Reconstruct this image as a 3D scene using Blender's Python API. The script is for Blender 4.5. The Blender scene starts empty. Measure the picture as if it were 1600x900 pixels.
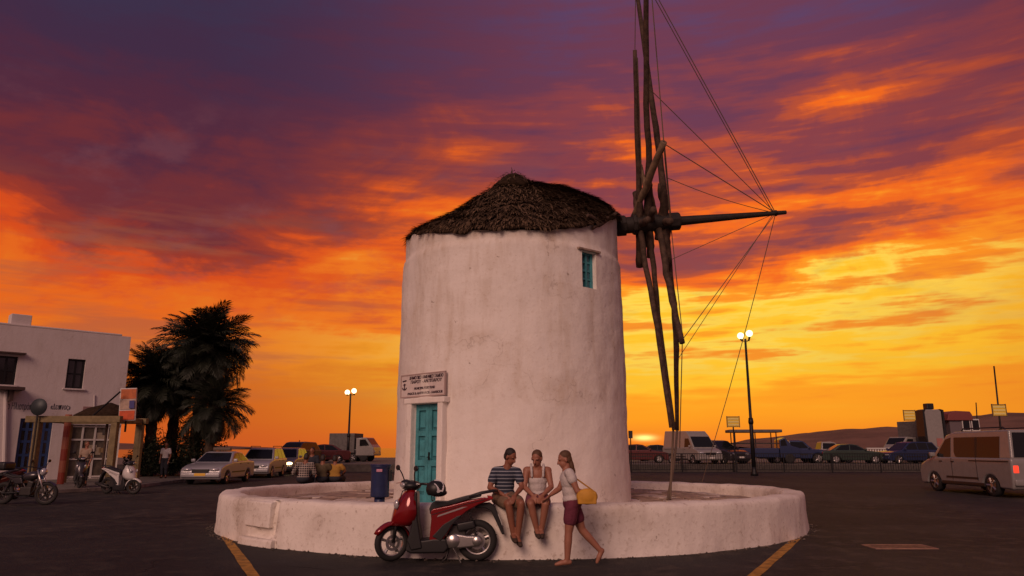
import bpy, bmesh, math, random
from mathutils import Vector, Matrix, noise as mnoise
random.seed(7)
R = math.radians
scene = bpy.context.scene
C = scene.collection

# ------------------------------------------------------------------ camera, sky, sun, exposure
CAM_H = 1.6
FPX = 1150.0                      # focal length in pixels of the 1600 px wide photograph
PITCH = math.atan(250.0 / FPX)
cp, sp = math.cos(PITCH), math.sin(PITCH)
cam_data = bpy.data.cameras.new('camera')
cam_data.sensor_width = 36.0
cam_data.lens = 36.0 * FPX / 1600.0
cam_data.clip_start = 0.1
cam_data.clip_end = 20000
cam = bpy.data.objects.new('camera', cam_data)
cam.location = (0, 0, CAM_H)
cam.rotation_euler = (R(90) + PITCH, 0, 0)
C.objects.link(cam)
scene.camera = cam

world = bpy.data.worlds.new('World')
scene.world = world
world.use_nodes = True
world.cycles.sampling_method = 'MANUAL'
world.cycles.sample_map_resolution = 512
wt = world.node_tree
wt.nodes.clear()

class NT:
    """tiny helper that chains math nodes"""
    def __init__(s, tree): s.t = tree
    def _in(s, sock, v):
        if hasattr(v, 'is_linked'): s.t.links.new(v, sock)
        else: sock.default_value = v
    def m(s, op, a, b=0.0, c=None, clamp=False):
        n = s.t.nodes.new('ShaderNodeMath'); n.operation = op; n.use_clamp = clamp
        s._in(n.inputs[0], a); s._in(n.inputs[1], b)
        if c is not None: s._in(n.inputs[2], c)
        return n.outputs[0]
    def comb(s, x, y, z):
        n = s.t.nodes.new('ShaderNodeCombineXYZ')
        for i, v in enumerate((x, y, z)): s._in(n.inputs[i], v)
        return n.outputs[0]
    def noise(s, vec, scale, detail=5, rough=0.55, dist=0.0):
        n = s.t.nodes.new('ShaderNodeTexNoise')
        s._in(n.inputs['Vector'], vec); n.inputs['Scale'].default_value = scale
        n.inputs['Detail'].default_value = detail; n.inputs['Roughness'].default_value = rough
        n.inputs['Distortion'].default_value = dist
        return n.outputs['Fac']
    def ramp(s, fac, stops):
        n = s.t.nodes.new('ShaderNodeValToRGB'); s._in(n.inputs[0], fac)
        cr = n.color_ramp; cr.interpolation = 'EASE'
        while len(cr.elements) < len(stops): cr.elements.new(0.5)
        for e, (p, c) in zip(cr.elements, stops): e.position = p; e.color = (*c, 1)
        return n.outputs[0]
    def mix(s, f, a, b, mode='MIX'):
        n = s.t.nodes.new('ShaderNodeMix'); n.data_type = 'RGBA'; n.blend_type = mode; n.clamp_factor = True
        s._in(n.inputs[0], f)
        for k, v in ((6, a), (7, b)):
            if isinstance(v, tuple): v = (*v, 1)
            s._in(n.inputs[k], v)
        return n.outputs[2]
    def smooth(s, v, lo, hi):
        n = s.t.nodes.new('ShaderNodeMapRange'); n.interpolation_type = 'SMOOTHSTEP'
        s._in(n.inputs[0], v); n.inputs[1].default_value = lo; n.inputs[2].default_value = hi
        return n.outputs[0]

def build_sky():
    k = NT(wt)
    tc = wt.nodes.new('ShaderNodeTexCoord')
    sep = wt.nodes.new('ShaderNodeSeparateXYZ'); wt.links.new(tc.outputs['Generated'], sep.inputs[0])
    x, y, z = sep.outputs
    zc = k.m('MAXIMUM', z, 0.0)
    el = k.m('MULTIPLY', k.m('ARCSINE', zc), 180 / math.pi)          # degrees above the horizon
    az = k.m('MULTIPLY', k.m('ARCTAN2', x, y), 180 / math.pi)        # degrees right of straight ahead
    # a cloud sheet seen in perspective, its bands running away to the left
    den = k.m('ADD', zc, 0.24)
    px, py = k.m('DIVIDE', x, den), k.m('DIVIDE', y, den)
    b = k.m('ADD', k.m('MULTIPLY', py, 0.94), k.m('MULTIPLY', px, 0.50))
    l = k.m('SUBTRACT', k.m('MULTIPLY', px, 0.94), k.m('MULTIPLY', py, 0.50))
    sheet = k.comb(k.m('MULTIPLY', l, 0.55), b, 1.3)
    n_big = k.noise(sheet, 0.75, 3, 0.5)
    n_mid = k.noise(sheet, 2.6, 5, 0.56)
    soft = k.comb(k.m('MULTIPLY', l, 0.8), b, 3.7)
    n_fine = k.noise(soft, 6.0, 5, 0.6)
    low = k.comb(k.m('MULTIPLY', az, 0.05), k.m('MULTIPLY', el, 0.42), 9.0)   # thin streaks close to the horizon
    n_low = k.noise(low, 1.5, 4, 0.55)
    # nearness to the set sun
    daz = k.m('ABSOLUTE', k.m('SUBTRACT', az, 17.0))
    near = k.smooth(daz, 43.0, 4.0)
    # height in the sunset, pushed about by the clouds
    t = k.m('MULTIPLY', el, 1 / 35.5)
    amp = k.m('MULTIPLY', k.smooth(el, 0.0, 15.0), k.m('ADD', 0.78, k.m('MULTIPLY', 0.22, k.smooth(el, 30.0, 17.0))))
    d1 = k.m('MULTIPLY', k.m('SUBTRACT', n_big, 0.5), 0.52)
    d2 = k.m('MULTIPLY', k.m('SUBTRACT', n_mid, 0.5), 0.27)
    puff = k.noise(k.comb(k.m('MULTIPLY', az, 0.045), k.m('MULTIPLY', el, 0.085), 21.0), 1.9, 6, 0.6, 0.9)
    d4 = k.m('MULTIPLY', k.m('SUBTRACT', puff, 0.5), k.m('MULTIPLY', 0.42, k.smooth(el, 62.0, 40.0)))
    d3 = k.m('MULTIPLY', k.m('SUBTRACT', n_fine, 0.5), 0.19)
    t = k.m('ADD', t, k.m('MULTIPLY', amp, k.m('ADD', k.m('ADD', d1, d2), k.m('ADD', d3, d4))))
    tl = k.m('MULTIPLY', k.m('SUBTRACT', n_low, 0.5), k.m('MULTIPLY', k.m('ADD', 0.2, k.m('MULTIPLY', near, 0.62)), k.smooth(el, 1.5, 7.0)))
    t = k.m('ADD', t, tl)
    t = k.m('SUBTRACT', t, k.m('MULTIPLY', k.smooth(az, -4.0, 40.0), k.m('MULTIPLY', amp, 0.12)))
    t = k.m('ADD', t, k.m('MULTIPLY', k.smooth(az, -2.0, -30.0), k.m('MULTIPLY', k.smooth(el, 8.0, 18.0), 0.13)))
    t = k.m('MAXIMUM', t, 0.0, clamp=True)
    warm = k.ramp(t, [(0.0, (.84, .20, .018)), (.07, (.95, .33, .016)), (.16, (1.0, .55, .026)), (.225, (1.0, .66, .075)),
                      (.30, (1.0, .31, .015)), (.42, (.90, .145, .012)), (.52, (.46, .075, .035)), (.62, (.25, .050, .062)),
                      (.78, (.155, .043, .082)), (1.0, (.115, .052, .125))])
    cool = k.ramp(t, [(0.0, (.58, .095, .016)), (.10, (.60, .115, .014)), (.21, (.76, .165, .012)), (.29, (.76, .128, .011)),
                      (.38, (.66, .070, .010)), (.47, (.30, .036, .022)), (.57, (.155, .026, .034)), (.71, (.080, .021, .045)),
                      (.86, (.052, .023, .056)), (1.0, (.044, .028, .066))])
    col = k.mix(near, cool, warm)
    # dull bars of cloud low down on the side away from the sun
    bars = k.m('MULTIPLY', k.m('MULTIPLY', k.smooth(n_low, 0.46, 0.64), k.smooth(el, 2.0, 6.0)), k.m('SUBTRACT', 1.0, k.m('MULTIPLY', near, 0.72)))
    bars = k.m('MULTIPLY', bars, k.smooth(el, 20.0, 11.0))
    col = k.mix(k.m('MULTIPLY', bars, 0.62), col, (.40, .105, .045))
    # grey-violet veils in front of the glow
    veil = k.m('MULTIPLY', k.m('MULTIPLY', k.smooth(n_fine, 0.50, 0.72), k.smooth(el, 5.0, 15.0)), k.smooth(el, 27.0, 19.0))
    col = k.mix(k.m('MULTIPLY', veil, 0.34), col, (.24, .072, .080))
    # the light eases off on the side away from the sunset
    back = k.smooth(y, 0.45, -0.35)
    dusk = k.mix(k.smooth(el, 2.0, 50.0), (.22, .105, .115), (.10, .075, .125))
    dusk = k.mix(k.m('MULTIPLY', k.smooth(n_mid, 0.4, 0.7), 0.5), dusk, (.24, .12, .13))
    col = k.mix(back, col, dusk)
    # the sun's own smear of light on the horizon
    sx = k.m('DIVIDE', k.m('SUBTRACT', az, 10.0), 0.75)
    sz = k.m('DIVIDE', k.m('SUBTRACT', el, 0.75), 0.20)
    g = k.m('EXPONENT', k.m('MULTIPLY', -1.0, k.m('ADD', k.m('MULTIPLY', sx, sx), k.m('MULTIPLY', sz, sz))))
    col = k.mix(g, col, (1.9, 1.15, .32))
    # a thin physical twilight sky under it all
    nis = wt.nodes.new('ShaderNodeTexSky'); nis.sky_type = 'NISHITA'; nis.sun_disc = False
    nis.sun_elevation = R(0.6); nis.sun_rotation = R(10.0)
    col = k.mix(0.003, col, nis.outputs[0], 'ADD')
    bg = wt.nodes.new('ShaderNodeBackground'); wt.links.new(col, bg.inputs[0]); bg.inputs[1].default_value = 0.87
    out = wt.nodes.new('ShaderNodeOutputWorld'); wt.links.new(bg.outputs[0], out.inputs[0])
build_sky()

sun_data = bpy.data.lights.new('sun', 'SUN')
sun_data.energy = 1.42
sun_data.angle = R(28)
sun_data.color = (1.0, 0.60, 0.46)
sun = bpy.data.objects.new('sun', sun_data)
SUN_AZ, SUN_EL = R(-20), R(29)          # soft dusk light coming over the viewer's shoulder
sv = Vector((math.sin(SUN_AZ) * math.cos(SUN_EL), -math.cos(SUN_AZ) * math.cos(SUN_EL), math.sin(SUN_EL)))
sun.rotation_euler = sv.to_track_quat('Z', 'Y').to_euler()
sun.location = (0, -5, 20)
C.objects.link(sun)
scene.view_settings.view_transform = 'Standard'
scene.view_settings.look = 'None'
scene.view_settings.exposure = 0.22
scene.view_settings.gamma = 1.0
scene.view_settings.use_curve_mapping = False
scene.cycles.use_denoising = True
scene.cycles.max_bounces = 5

# ------------------------------------------------------------------ pixel geometry (measuring the photograph)
def ray(px, py):
    u, v = (px - 800) / FPX, (450 - py) / FPX
    return Vector((u, cp - v * sp, sp + v * cp))
def at(px, py, Y):
    d = ray(px, py); return Vector((0, 0, CAM_H)) + d * (Y / d.y)
def ground(px, py, z=0.0):
    d = ray(px, py); return Vector((0, 0, CAM_H)) + d * ((z - CAM_H) / d.z)
def on_plane(px, py, p0, n):
    d = ray(px, py); o = Vector((0, 0, CAM_H)); return o + d * ((p0 - o).dot(n) / d.dot(n))
def xat(px, Y, py=700):
    return at(px, py, Y).x

# ------------------------------------------------------------------ materials
MATS = {}
def mat(name, col, rough=0.7, metal=0.0, var=0.0, vscale=6.0, bump=0.0, bscale=40.0, col2=None, emit=None, estr=0.0, spec=0.5, coat=0.0, island=0.0):
    if name in MATS: return MATS[name]
    m = bpy.data.materials.new(name); m.use_nodes = True
    t = m.node_tree; k = NT(t); bs = t.nodes['Principled BSDF']
    bs.inputs['Roughness'].default_value = rough; bs.inputs['Metallic'].default_value = metal
    bs.inputs['Specular IOR Level'].default_value = spec; bs.inputs['Coat Weight'].default_value = coat
    c = (*col, 1); bs.inputs['Base Color'].default_value = c
    tc = t.nodes.new('ShaderNodeTexCoord')
    if var > 0 or col2:
        n = k.noise(tc.outputs['Object'], vscale, 6, 0.6, 0.2)
        c2 = col2 or tuple(max(0, v * (1 - var)) for v in col)
        o = k.mix(k.smooth(n, 0.35, 0.68), tuple(col), tuple(c2)); t.links.new(o, bs.inputs['Base Color'])
        t.links.new(k.m('ADD', k.m('MULTIPLY', n, 0.2), rough - 0.1), bs.inputs['Roughness'])
    if island > 0:
        geo = t.nodes.new('ShaderNodeNewGeometry')
        o = k.mix(geo.outputs['Random Per Island'], tuple(col), tuple(col2 or [v * (1 - island) for v in col]))
        t.links.new(o, bs.inputs['Base Color'])
    if bump > 0:
        n = k.noise(tc.outputs['Object'], bscale, 5, 0.6)
        bn = t.nodes.new('ShaderNodeBump'); bn.inputs['Strength'].default_value = bump; bn.inputs['Distance'].default_value = 0.02
        t.links.new(n, bn.inputs['Height']); t.links.new(bn.outputs[0], bs.inputs['Normal'])
    if emit:
        bs.inputs['Emission Color'].default_value = (*emit, 1); bs.inputs['Emission Strength'].default_value = estr
    MATS[name] = m
    return m

def whitewash(name, base, stain, amount, patch_z=None, wts=(.75, .55, .28)):
    """lime-washed plaster: patchy coats, vertical rain streaks, a repainted band at the foot"""
    m = bpy.data.materials.new(name); m.use_nodes = True
    t = m.node_tree; k = NT(t); bs = t.nodes['Principled BSDF']; bs.inputs['Roughness'].default_value = 0.9
    bs.inputs['Specular IOR Level'].default_value = 0.15
    geo = t.nodes.new('ShaderNodeNewGeometry'); pos = geo.outputs['Position']
    mp = t.nodes.new('ShaderNodeMapping'); t.links.new(pos, mp.inputs[0]); mp.inputs['Scale'].default_value = (1, 1, 0.16)
    streak = k.noise(mp.outputs[0], 3.2, 8, 0.62, 0.3)
    blot = k.noise(pos, 0.9, 7, 0.6, 0.4)
    fine = k.noise(pos, 14.0, 6, 0.65)
    f = k.m('ADD', k.m('MULTIPLY', k.smooth(streak, 0.42, 0.74), wts[0]), k.m('MULTIPLY', k.smooth(blot, 0.45, 0.75), wts[1]))
    f = k.m('ADD', f, k.m('MULTIPLY', k.smooth(fine, 0.52, 0.75), wts[2]))
    if patch_z is not None:
        sp_ = t.nodes.new('ShaderNodeSeparateXYZ'); t.links.new(pos, sp_.inputs[0])
        edge = k.m('ADD', sp_.outputs[2], k.m('MULTIPLY', k.m('SUBTRACT', blot, 0.5), 0.9))
        f = k.m('MULTIPLY', f, k.m('ADD', 0.45, k.m('MULTIPLY', 0.55, k.smooth(edge, patch_z - 0.07, patch_z + 0.07))))
    col = k.mix(k.m('MULTIPLY', f, amount, clamp=True), base, stain)
    vc = t.nodes.new('ShaderNodeTexVoronoi'); vc.feature = 'DISTANCE_TO_EDGE'; vc.inputs['Scale'].default_value = 0.55
    wv = t.nodes.new('ShaderNodeVectorMath'); wv.operation = 'ADD'; nv = t.nodes.new('ShaderNodeTexNoise'); nv.inputs['Scale'].default_value = 2.2; nv.inputs['Detail'].default_value = 5
    t.links.new(pos, nv.inputs['Vector']); t.links.new(pos, wv.inputs[0]); t.links.new(nv.outputs['Color'], wv.inputs[1]); t.links.new(wv.outputs[0], vc.inputs['Vector'])
    crk = k.m('MULTIPLY', k.smooth(vc.outputs['Distance'], 0.010, 0.002), k.smooth(blot, 0.50, 0.62)); col = k.mix(k.m('MULTIPLY', crk, 0.26), col, (.22, .15, .11))
    pits = k.smooth(k.noise(pos, 5.5, 3, 0.5), 0.71, 0.76)
    col = k.mix(k.m('MULTIPLY', pits, 0.6), col, (.25, .18, .13))
    t.links.new(col, bs.inputs['Base Color'])
    bn = t.nodes.new('ShaderNodeBump'); bn.inputs['Strength'].default_value = 0.5; bn.inputs['Distance'].default_value = 0.03
    h = k.m('ADD', k.m('MULTIPLY', k.noise(pos, 9.0, 6, 0.6), 0.6), k.m('MULTIPLY', fine, 0.4))
    t.links.new(h, bn.inputs['Height']); t.links.new(bn.outputs[0], bs.inputs['Normal'])
    MATS[name] = m
    return m

def asphalt_mat():
    m = bpy.data.materials.new('asphalt'); m.use_nodes = True
    t = m.node_tree; k = NT(t); bs = t.nodes['Principled BSDF']; bs.inputs['Specular IOR Level'].default_value = 0.22
    geo = t.nodes.new('ShaderNodeNewGeometry'); pos = geo.outputs['Position']
    big = k.noise(pos, 0.35, 6, 0.6, 0.5); mid = k.noise(pos, 2.2, 6, 0.65); grit = k.noise(pos, 26.0, 5, 0.8)
    col = k.mix(k.smooth(big, 0.35, 0.7), (.040, .037, .035), (.018, .017, .017))
    col = k.mix(k.m('MULTIPLY', k.smooth(mid, 0.47, 0.66), 0.7), col, (.095, .078, .062))
    col = k.mix(k.m('MULTIPLY', k.smooth(grit, 0.55, 0.75), 0.8), col, (.26, .22, .18))
    vp = t.nodes.new('ShaderNodeTexVoronoi'); vp.feature = 'F1'; vp.distance = 'CHEBYCHEV'; vp.inputs['Scale'].default_value = 0.16
    t.links.new(pos, vp.inputs['Vector']); sepc = t.nodes.new('ShaderNodeSeparateColor'); t.links.new(vp.outputs['Color'], sepc.inputs[0])
    col = k.mix(k.m('MULTIPLY', k.smooth(sepc.outputs[0], 0.45, 0.55), 0.45), col, (.024, .023, .023))
    oil = k.smooth(k.noise(pos, 0.9, 3, 0.5), 0.62, 0.72); col = k.mix(k.m('MULTIPLY', oil, 0.6), col, (.014, .013, .013))
    vor = t.nodes.new('ShaderNodeTexVoronoi'); vor.feature = 'DISTANCE_TO_EDGE'; vor.inputs['Scale'].default_value = 0.33
    wob = t.nodes.new('ShaderNodeVectorMath'); wob.operation = 'ADD'
    nz = t.nodes.new('ShaderNodeTexNoise'); nz.inputs['Scale'].default_value = 1.3; nz.inputs['Detail'].default_value = 5
    t.links.new(pos, nz.inputs['Vector']); t.links.new(pos, wob.inputs[0]); t.links.new(nz.outputs['Color'], wob.inputs[1])
    t.links.new(wob.outputs[0], vor.inputs['Vector'])
    crack = k.m('MULTIPLY', k.smooth(vor.outputs['Distance'], 0.012, 0.003), k.smooth(big, 0.45, 0.6))
    col = k.mix(k.m('MULTIPLY', crack, 0.8), col, (.014, .013, .013))
    t.links.new(col, bs.inputs['Base Color'])
    t.links.new(k.m('ADD', 0.55, k.m('MULTIPLY', mid, 0.4)), bs.inputs['Roughness'])
    bn = t.nodes.new('ShaderNodeBump'); bn.inputs['Strength'].default_value = 0.6; bn.inputs['Distance'].default_value = 0.035
    t.links.new(k.m('SUBTRACT', k.m('ADD', grit, mid), crack), bn.inputs['Height']); t.links.new(bn.outputs[0], bs.inputs['Normal'])
    return m

M_WALL = whitewash('whitewash_mill', (.84, .80, .74), (.52, .41, .30), 0.66, 2.55, (.62, .60, .55))
M_RING = whitewash('whitewash_ring', (.84, .79, .72), (.36, .27, .20), 0.72, None, (.20, .75, .75))
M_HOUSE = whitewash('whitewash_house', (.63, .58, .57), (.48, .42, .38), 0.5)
M_ASPH = asphalt_mat()
M_THATCH = mat('thatch', (.20, .130, .080), 0.95, island=0.8, col2=(.030, .020, .014), spec=0.1)
M_THATCHB = mat('thatch_base', (.05, .032, .021), 0.98, var=0.5, vscale=9, spec=0.05)
M_WOOD = mat('weathered_wood', (.095, .055, .036), 0.85, var=0.6, vscale=7, bump=0.5, bscale=30)
M_WOODP = mat('pale_wood', (.30, .20, .12), 0.85, var=0.5, vscale=5, bump=0.4)
M_TAR = mat('tarred_axle', (.022, .015, .012), 0.7, var=0.4, bump=0.4)
M_ROPE = mat('rope', (.14, .10, .07), 0.9)
M_TURQ = mat('turquoise_paint', (.065, .33, .375), 0.55, var=0.35, vscale=4, bump=0.2)
M_TURQD = mat('turquoise_paint_worn', (.05, .25, .29), 0.6, var=0.4, vscale=9)
M_IRON = mat('black_iron', (.02, .02, .022), 0.5, 0.6)
M_STEEL = mat('dark_steel', (.055, .05, .048), 0.5, 0.5, var=0.3)
M_STONE = mat('flagstone', (.44, .33, .26), 0.85, var=0.55, vscale=3, bump=0.4, bscale=20)
M_STONE2 = mat('flagstone_light', (.66, .57, .50), 0.85, var=0.45, vscale=3, bump=0.4, bscale=20)
M_SIGN = mat('sign_board', (.72, .64, .60), 0.6, var=0.15)
M_INK = mat('sign_ink', (.045, .012, .03), 0.7)
M_LETTER = mat('dark_letter', (.018, .022, .03), 0.6)
M_BINBLUE = mat('bin_blue', (.016, .030, .105), 0.45, var=0.25, vscale=8)
M_YELLOW = mat('road_yellow', (.52, .26, .035), 0.75, var=0.55, vscale=7, bump=0.3)
M_RUBBER = mat('rubber', (.016, .015, .015), 0.8)
M_ALU = mat('aluminium', (.62, .60, .57), 0.3, 0.9)
M_CHROME = mat('chrome', (.7, .7, .7), 0.12, 1.0)
M_BLACKP = mat('black_plastic', (.014, .014, .015), 0.45)
M_SEAT = mat('seat_vinyl', (.012, .012, .014), 0.5, bump=0.15, bscale=90)
M_REDP = mat('scooter_red', (.23, .006, .009), 0.16, 0.2, coat=1.0)
M_WHITEP = mat('scooter_white', (.62, .60, .58), 0.3, coat=0.4)
M_GLASS = mat('vehicle_glass', (.012, .013, .015), 0.08, spec=0.3, bump=.25, bscale=2.2)
M_WINGLASS = mat('window_glass', (.018, .017, .018), 0.1, spec=0.7)
M_HEADL = mat('headlamp_glass', (.5, .5, .52), 0.08, 0.3, coat=0.8)
M_HEADON = mat('headlamp_lit', (.9, .85, .7), 0.3, emit=(1.0, .66, .30), estr=7.0)
M_TAIL = mat('tail_lamp', (.30, .012, .012), 0.2, coat=0.6)
M_TAILON = mat('tail_lamp_lit', (.5, .02, .02), 0.3, emit=(1.0, .05, .02), estr=1.2)
M_PLATE = mat('number_plate', (.75, .73, .68), 0.5)
M_PLATEY = mat('number_plate_yellow', (.80, .48, .05), 0.5)
M_SILVER = mat('silver_paint', (.40, .40, .42), 0.35, 0.15, coat=0.5)
M_WHITEC = mat('white_paint', (.28, .265, .25), 0.35, 0.0, coat=0.5, var=0.12)
M_DARKC = mat('dark_paint', (.05, .045, .05), 0.3, 0.4, coat=0.5)
M_BLUEC = mat('blue_paint', (.022, .036, .10), 0.35, 0.3, coat=0.5)
M_REDC = mat('maroon_paint', (.10, .02, .02), 0.35, 0.3, coat=0.5)
M_GREYC = mat('grey_canvas', (.13, .12, .115), 0.8, var=0.3)
M_SKIN = mat('skin_tanned', (.27, .105, .06), 0.55, var=0.12, vscale=8)
M_SKIN2 = mat('skin_light', (.34, .145, .09), 0.55, var=0.12, vscale=8)
M_HAIRD = mat('dark_hair', (.020, .013, .010), 0.6, bump=0.5, bscale=70)
M_HAIRB = mat('brown_hair', (.10, .05, .022), 0.6, bump=0.5, bscale=70)
M_EYE = mat('eye_dark', (.02, .015, .012), 0.2)
M_LIP = mat('lips', (.24, .085, .06), 0.5)
M_PALM = mat('palm_leaf', (.020, .026, .012), 0.65, island=0.55, col2=(.008, .011, .006))
M_TRUNK = mat('palm_trunk', (.085, .055, .035), 0.95, var=0.6, vscale=9, bump=0.9, bscale=14)
M_BUSH = mat('bush_leaf', (.030, .042, .018), 0.7, island=0.6, col2=(.010, .015, .007))
M_OCHRE = mat('ochre_post', (.22, .165, .075), 0.7, var=0.3)
M_PAVE = mat('pavement_concrete', (.17, .15, .13), 0.9, var=0.35, vscale=2, bump=0.3)
M_KERB = mat('kerb_stone', (.26, .23, .20), 0.9, var=0.4, vscale=3, bump=0.3)
M_GLOBE = mat('lamp_globe_lit', (.95, .9, .75), 0.4, emit=(1.0, .80, .42), estr=2.4)
M_BLUED = mat('blue_door_paint', (.022, .055, .17), 0.5, var=0.3)
M_WHITEF = mat('white_frame', (.6, .58, .55), 0.6)
# ------------------------------------------------------------------ mesh builder
class MB:
    def __init__(s): s.v = []; s.f = []
    def add(s, vs, fs):
        b = len(s.v); s.v += [tuple(p) for p in vs]; s.f += [tuple(i + b for i in f) for f in fs]; return s
    def box(s, c, d, rz=0.0, rx=0.0, ry=0.0):
        m = Matrix.Translation(c) @ Matrix.Rotation(rz, 4, 'Z') @ Matrix.Rotation(ry, 4, 'Y') @ Matrix.Rotation(rx, 4, 'X')
        vs = [m @ Vector((sx * d[0] / 2, sy * d[1] / 2, sz * d[2] / 2)) for sx in (-1, 1) for sy in (-1, 1) for sz in (-1, 1)]
        return s.add(vs, [(0, 1, 3, 2), (4, 6, 7, 5), (0, 4, 5, 1), (2, 3, 7, 6), (0, 2, 6, 4), (1, 5, 7, 3)])
    def tube(s, pts, rad, n=8, caps=True):
        pts = [Vector(p) for p in pts]
        if not hasattr(rad, '__len__'): rad = [rad] * len(pts)
        vs, fs = [], []
        prev = None
        for i, p in enumerate(pts):
            d = (pts[min(i + 1, len(pts) - 1)] - pts[max(i - 1, 0)])
            if d.length < 1e-9: d = Vector((0, 0, 1))
            d.normalize()
            a = prev - d * prev.dot(d) if prev is not None else None
            if a is None or a.length < 1e-5:
                a = d.cross(Vector((0, 0, 1)) if abs(d.z) < 0.9 else Vector((1, 0, 0)))
            a.normalize(); prev = a; b = d.cross(a)
            for j in range(n):
                th = 2 * math.pi * j / n
                vs.append(p + (a * math.cos(th) + b * math.sin(th)) * rad[i])
        for i in range(len(pts) - 1):
            for j in range(n):
                fs.append((i * n + j, i * n + (j + 1) % n, (i + 1) * n + (j + 1) % n, (i + 1) * n + j))
        if caps:
            fs.append(tuple(range(n - 1, -1, -1))); fs.append(tuple(range((len(pts) - 1) * n, len(pts) * n)))
        return s.add(vs, fs)
    def capsule(s, a, b, ra, rb, n=12):
        a, b = Vector(a), Vector(b); d = (b - a); L = d.length
        if L < 1e-6: d = Vector((0, 0, 1)); L = 1e-6
        d = d / L
        pts, rs = [], []
        for k in range(4): th = R(90 - k * 30); pts.append(a - d * ra * math.sin(th)); rs.append(max(1e-4, ra * math.cos(th)))
        for k in range(4): th = R(k * 30); pts.append(b + d * rb * math.sin(th)); rs.append(max(1e-4, rb * math.cos(th)))
        return s.tube(pts, rs, n)
    def ell(s, c, r, rot=None, n=16, m=10):
        c = Vector(c); rot = rot or Matrix.Identity(3)
        vs, fs = [], []
        for i in range(m + 1):
            th = math.pi * i / m
            for j in range(n):
                ph = 2 * math.pi * j / n
                vs.append(c + rot @ Vector((r[0] * math.sin(th) * math.cos(ph), r[1] * math.sin(th) * math.sin(ph), r[2] * math.cos(th))))
        for i in range(m):
            for j in range(n):
                fs.append((i * n + j, (i + 1) * n + j, (i + 1) * n + (j + 1) % n, i * n + (j + 1) % n))
        return s.add(vs, fs)
    def prism(s, poly, y0, y1):
        """polygon in x,z pushed along y; y0,y1 numbers or functions of z"""
        f0 = y0 if callable(y0) else (lambda z: y0)
        f1 = y1 if callable(y1) else (lambda z: y1)
        n = len(poly)
        vs = [(x, f0(z), z) for x, z in poly] + [(x, f1(z), z) for x, z in poly]
        fs = [tuple(range(n)), tuple(range(2 * n - 1, n - 1, -1))] + [(i, n + i, n + (i + 1) % n, (i + 1) % n) for i in range(n)]
        return s.add(vs, fs)
    def lathe(s, prof, c=(0, 0, 0), n=24, axis='Z', closed=False):
        vs, fs = [], []
        for r, h in prof:
            for j in range(n):
                th = 2 * math.pi * j / n
                a, b = r * math.cos(th), r * math.sin(th)
                p = (a, b, h) if axis == 'Z' else ((a, h, b) if axis == 'Y' else (h, a, b))
                vs.append(Vector(c) + Vector(p))
        m = len(prof)
        for i in range(m if closed else m - 1):
            for j in range(n):
                i2 = (i + 1) % m
                fs.append((i * n + j, i * n + (j + 1) % n, i2 * n + (j + 1) % n, i2 * n + j))
        if not closed:
            if prof[0][0] > 1e-4: fs.append(tuple(range(n - 1, -1, -1)))
            if prof[-1][0] > 1e-4: fs.append(tuple(range((m - 1) * n, m * n)))
        return s.add(vs, fs)
    def mesh(s, name):
        me = bpy.data.meshes.new(name); me.from_pydata(s.v, [], s.f)
        bm = bmesh.new(); bm.from_mesh(me); bmesh.ops.recalc_face_normals(bm, faces=bm.faces); bm.to_mesh(me); bm.free()
        return me
    def build(s, name, m, parent=None, smooth=False, bevel=0.0, seg=2, world=False):
        if world and parent is not None:
            off = Vector(parent.location); s.v = [tuple(Vector(p) - off) for p in s.v]
        return link_mesh(name, s.mesh(name), m, parent, smooth, bevel, seg)

def link_mesh(name, me, m, parent=None, smooth=False, bevel=0.0, seg=2):
    if m is not None:
        if not me.materials: me.materials.append(m)
    o = bpy.data.objects.new(name, me); C.objects.link(o)
    if parent is not None: o.parent = parent
    if smooth:
        me.polygons.foreach_set('use_smooth', [True] * len(me.polygons))
    if bevel > 0:
        b = o.modifiers.new('bevel', 'BEVEL'); b.width = bevel; b.segments = seg; b.limit_method = 'ANGLE'; b.angle_limit = R(35)
        if smooth:
            w = o.modifiers.new('normals', 'WEIGHTED_NORMAL'); w.keep_sharp = False
    return o

def tag(o, label=None, cat=None, group=None, kind=None):
    if label: o['label'] = label
    if cat: o['category'] = cat
    if group: o['group'] = group
    if kind: o['kind'] = kind
    return o
def thing(name, label, cat, loc=(0, 0, 0), rz=0.0, group=None):
    o = bpy.data.objects.new(name, None); C.objects.link(o); o.empty_display_size = 0.1
    o.location = loc; o.rotation_euler = (0, 0, rz)
    return tag(o, label, cat, group)
def struct(name, mb, m, smooth=False):
    return tag(mb.build(name, m, None, smooth), kind='structure')
def copy_tree(o, parent=None):
    c = o.copy(); C.objects.link(c); c.parent = parent
    for ch in o.children: copy_tree(ch, c)
    return c
def text_mesh(txt, size, shear=0.0, depth=0.004, align='LEFT'):
    cu = bpy.data.curves.new('txt', 'FONT'); cu.body = txt; cu.size = size; cu.shear = shear; cu.extrude = depth; cu.align_x = align
    o = bpy.data.objects.new('txt', cu); C.objects.link(o)
    dg = bpy.context.evaluated_depsgraph_get(); me = bpy.data.meshes.new_from_object(o.evaluated_get(dg))
    bpy.data.objects.remove(o); bpy.data.curves.remove(cu)
    return me
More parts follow.
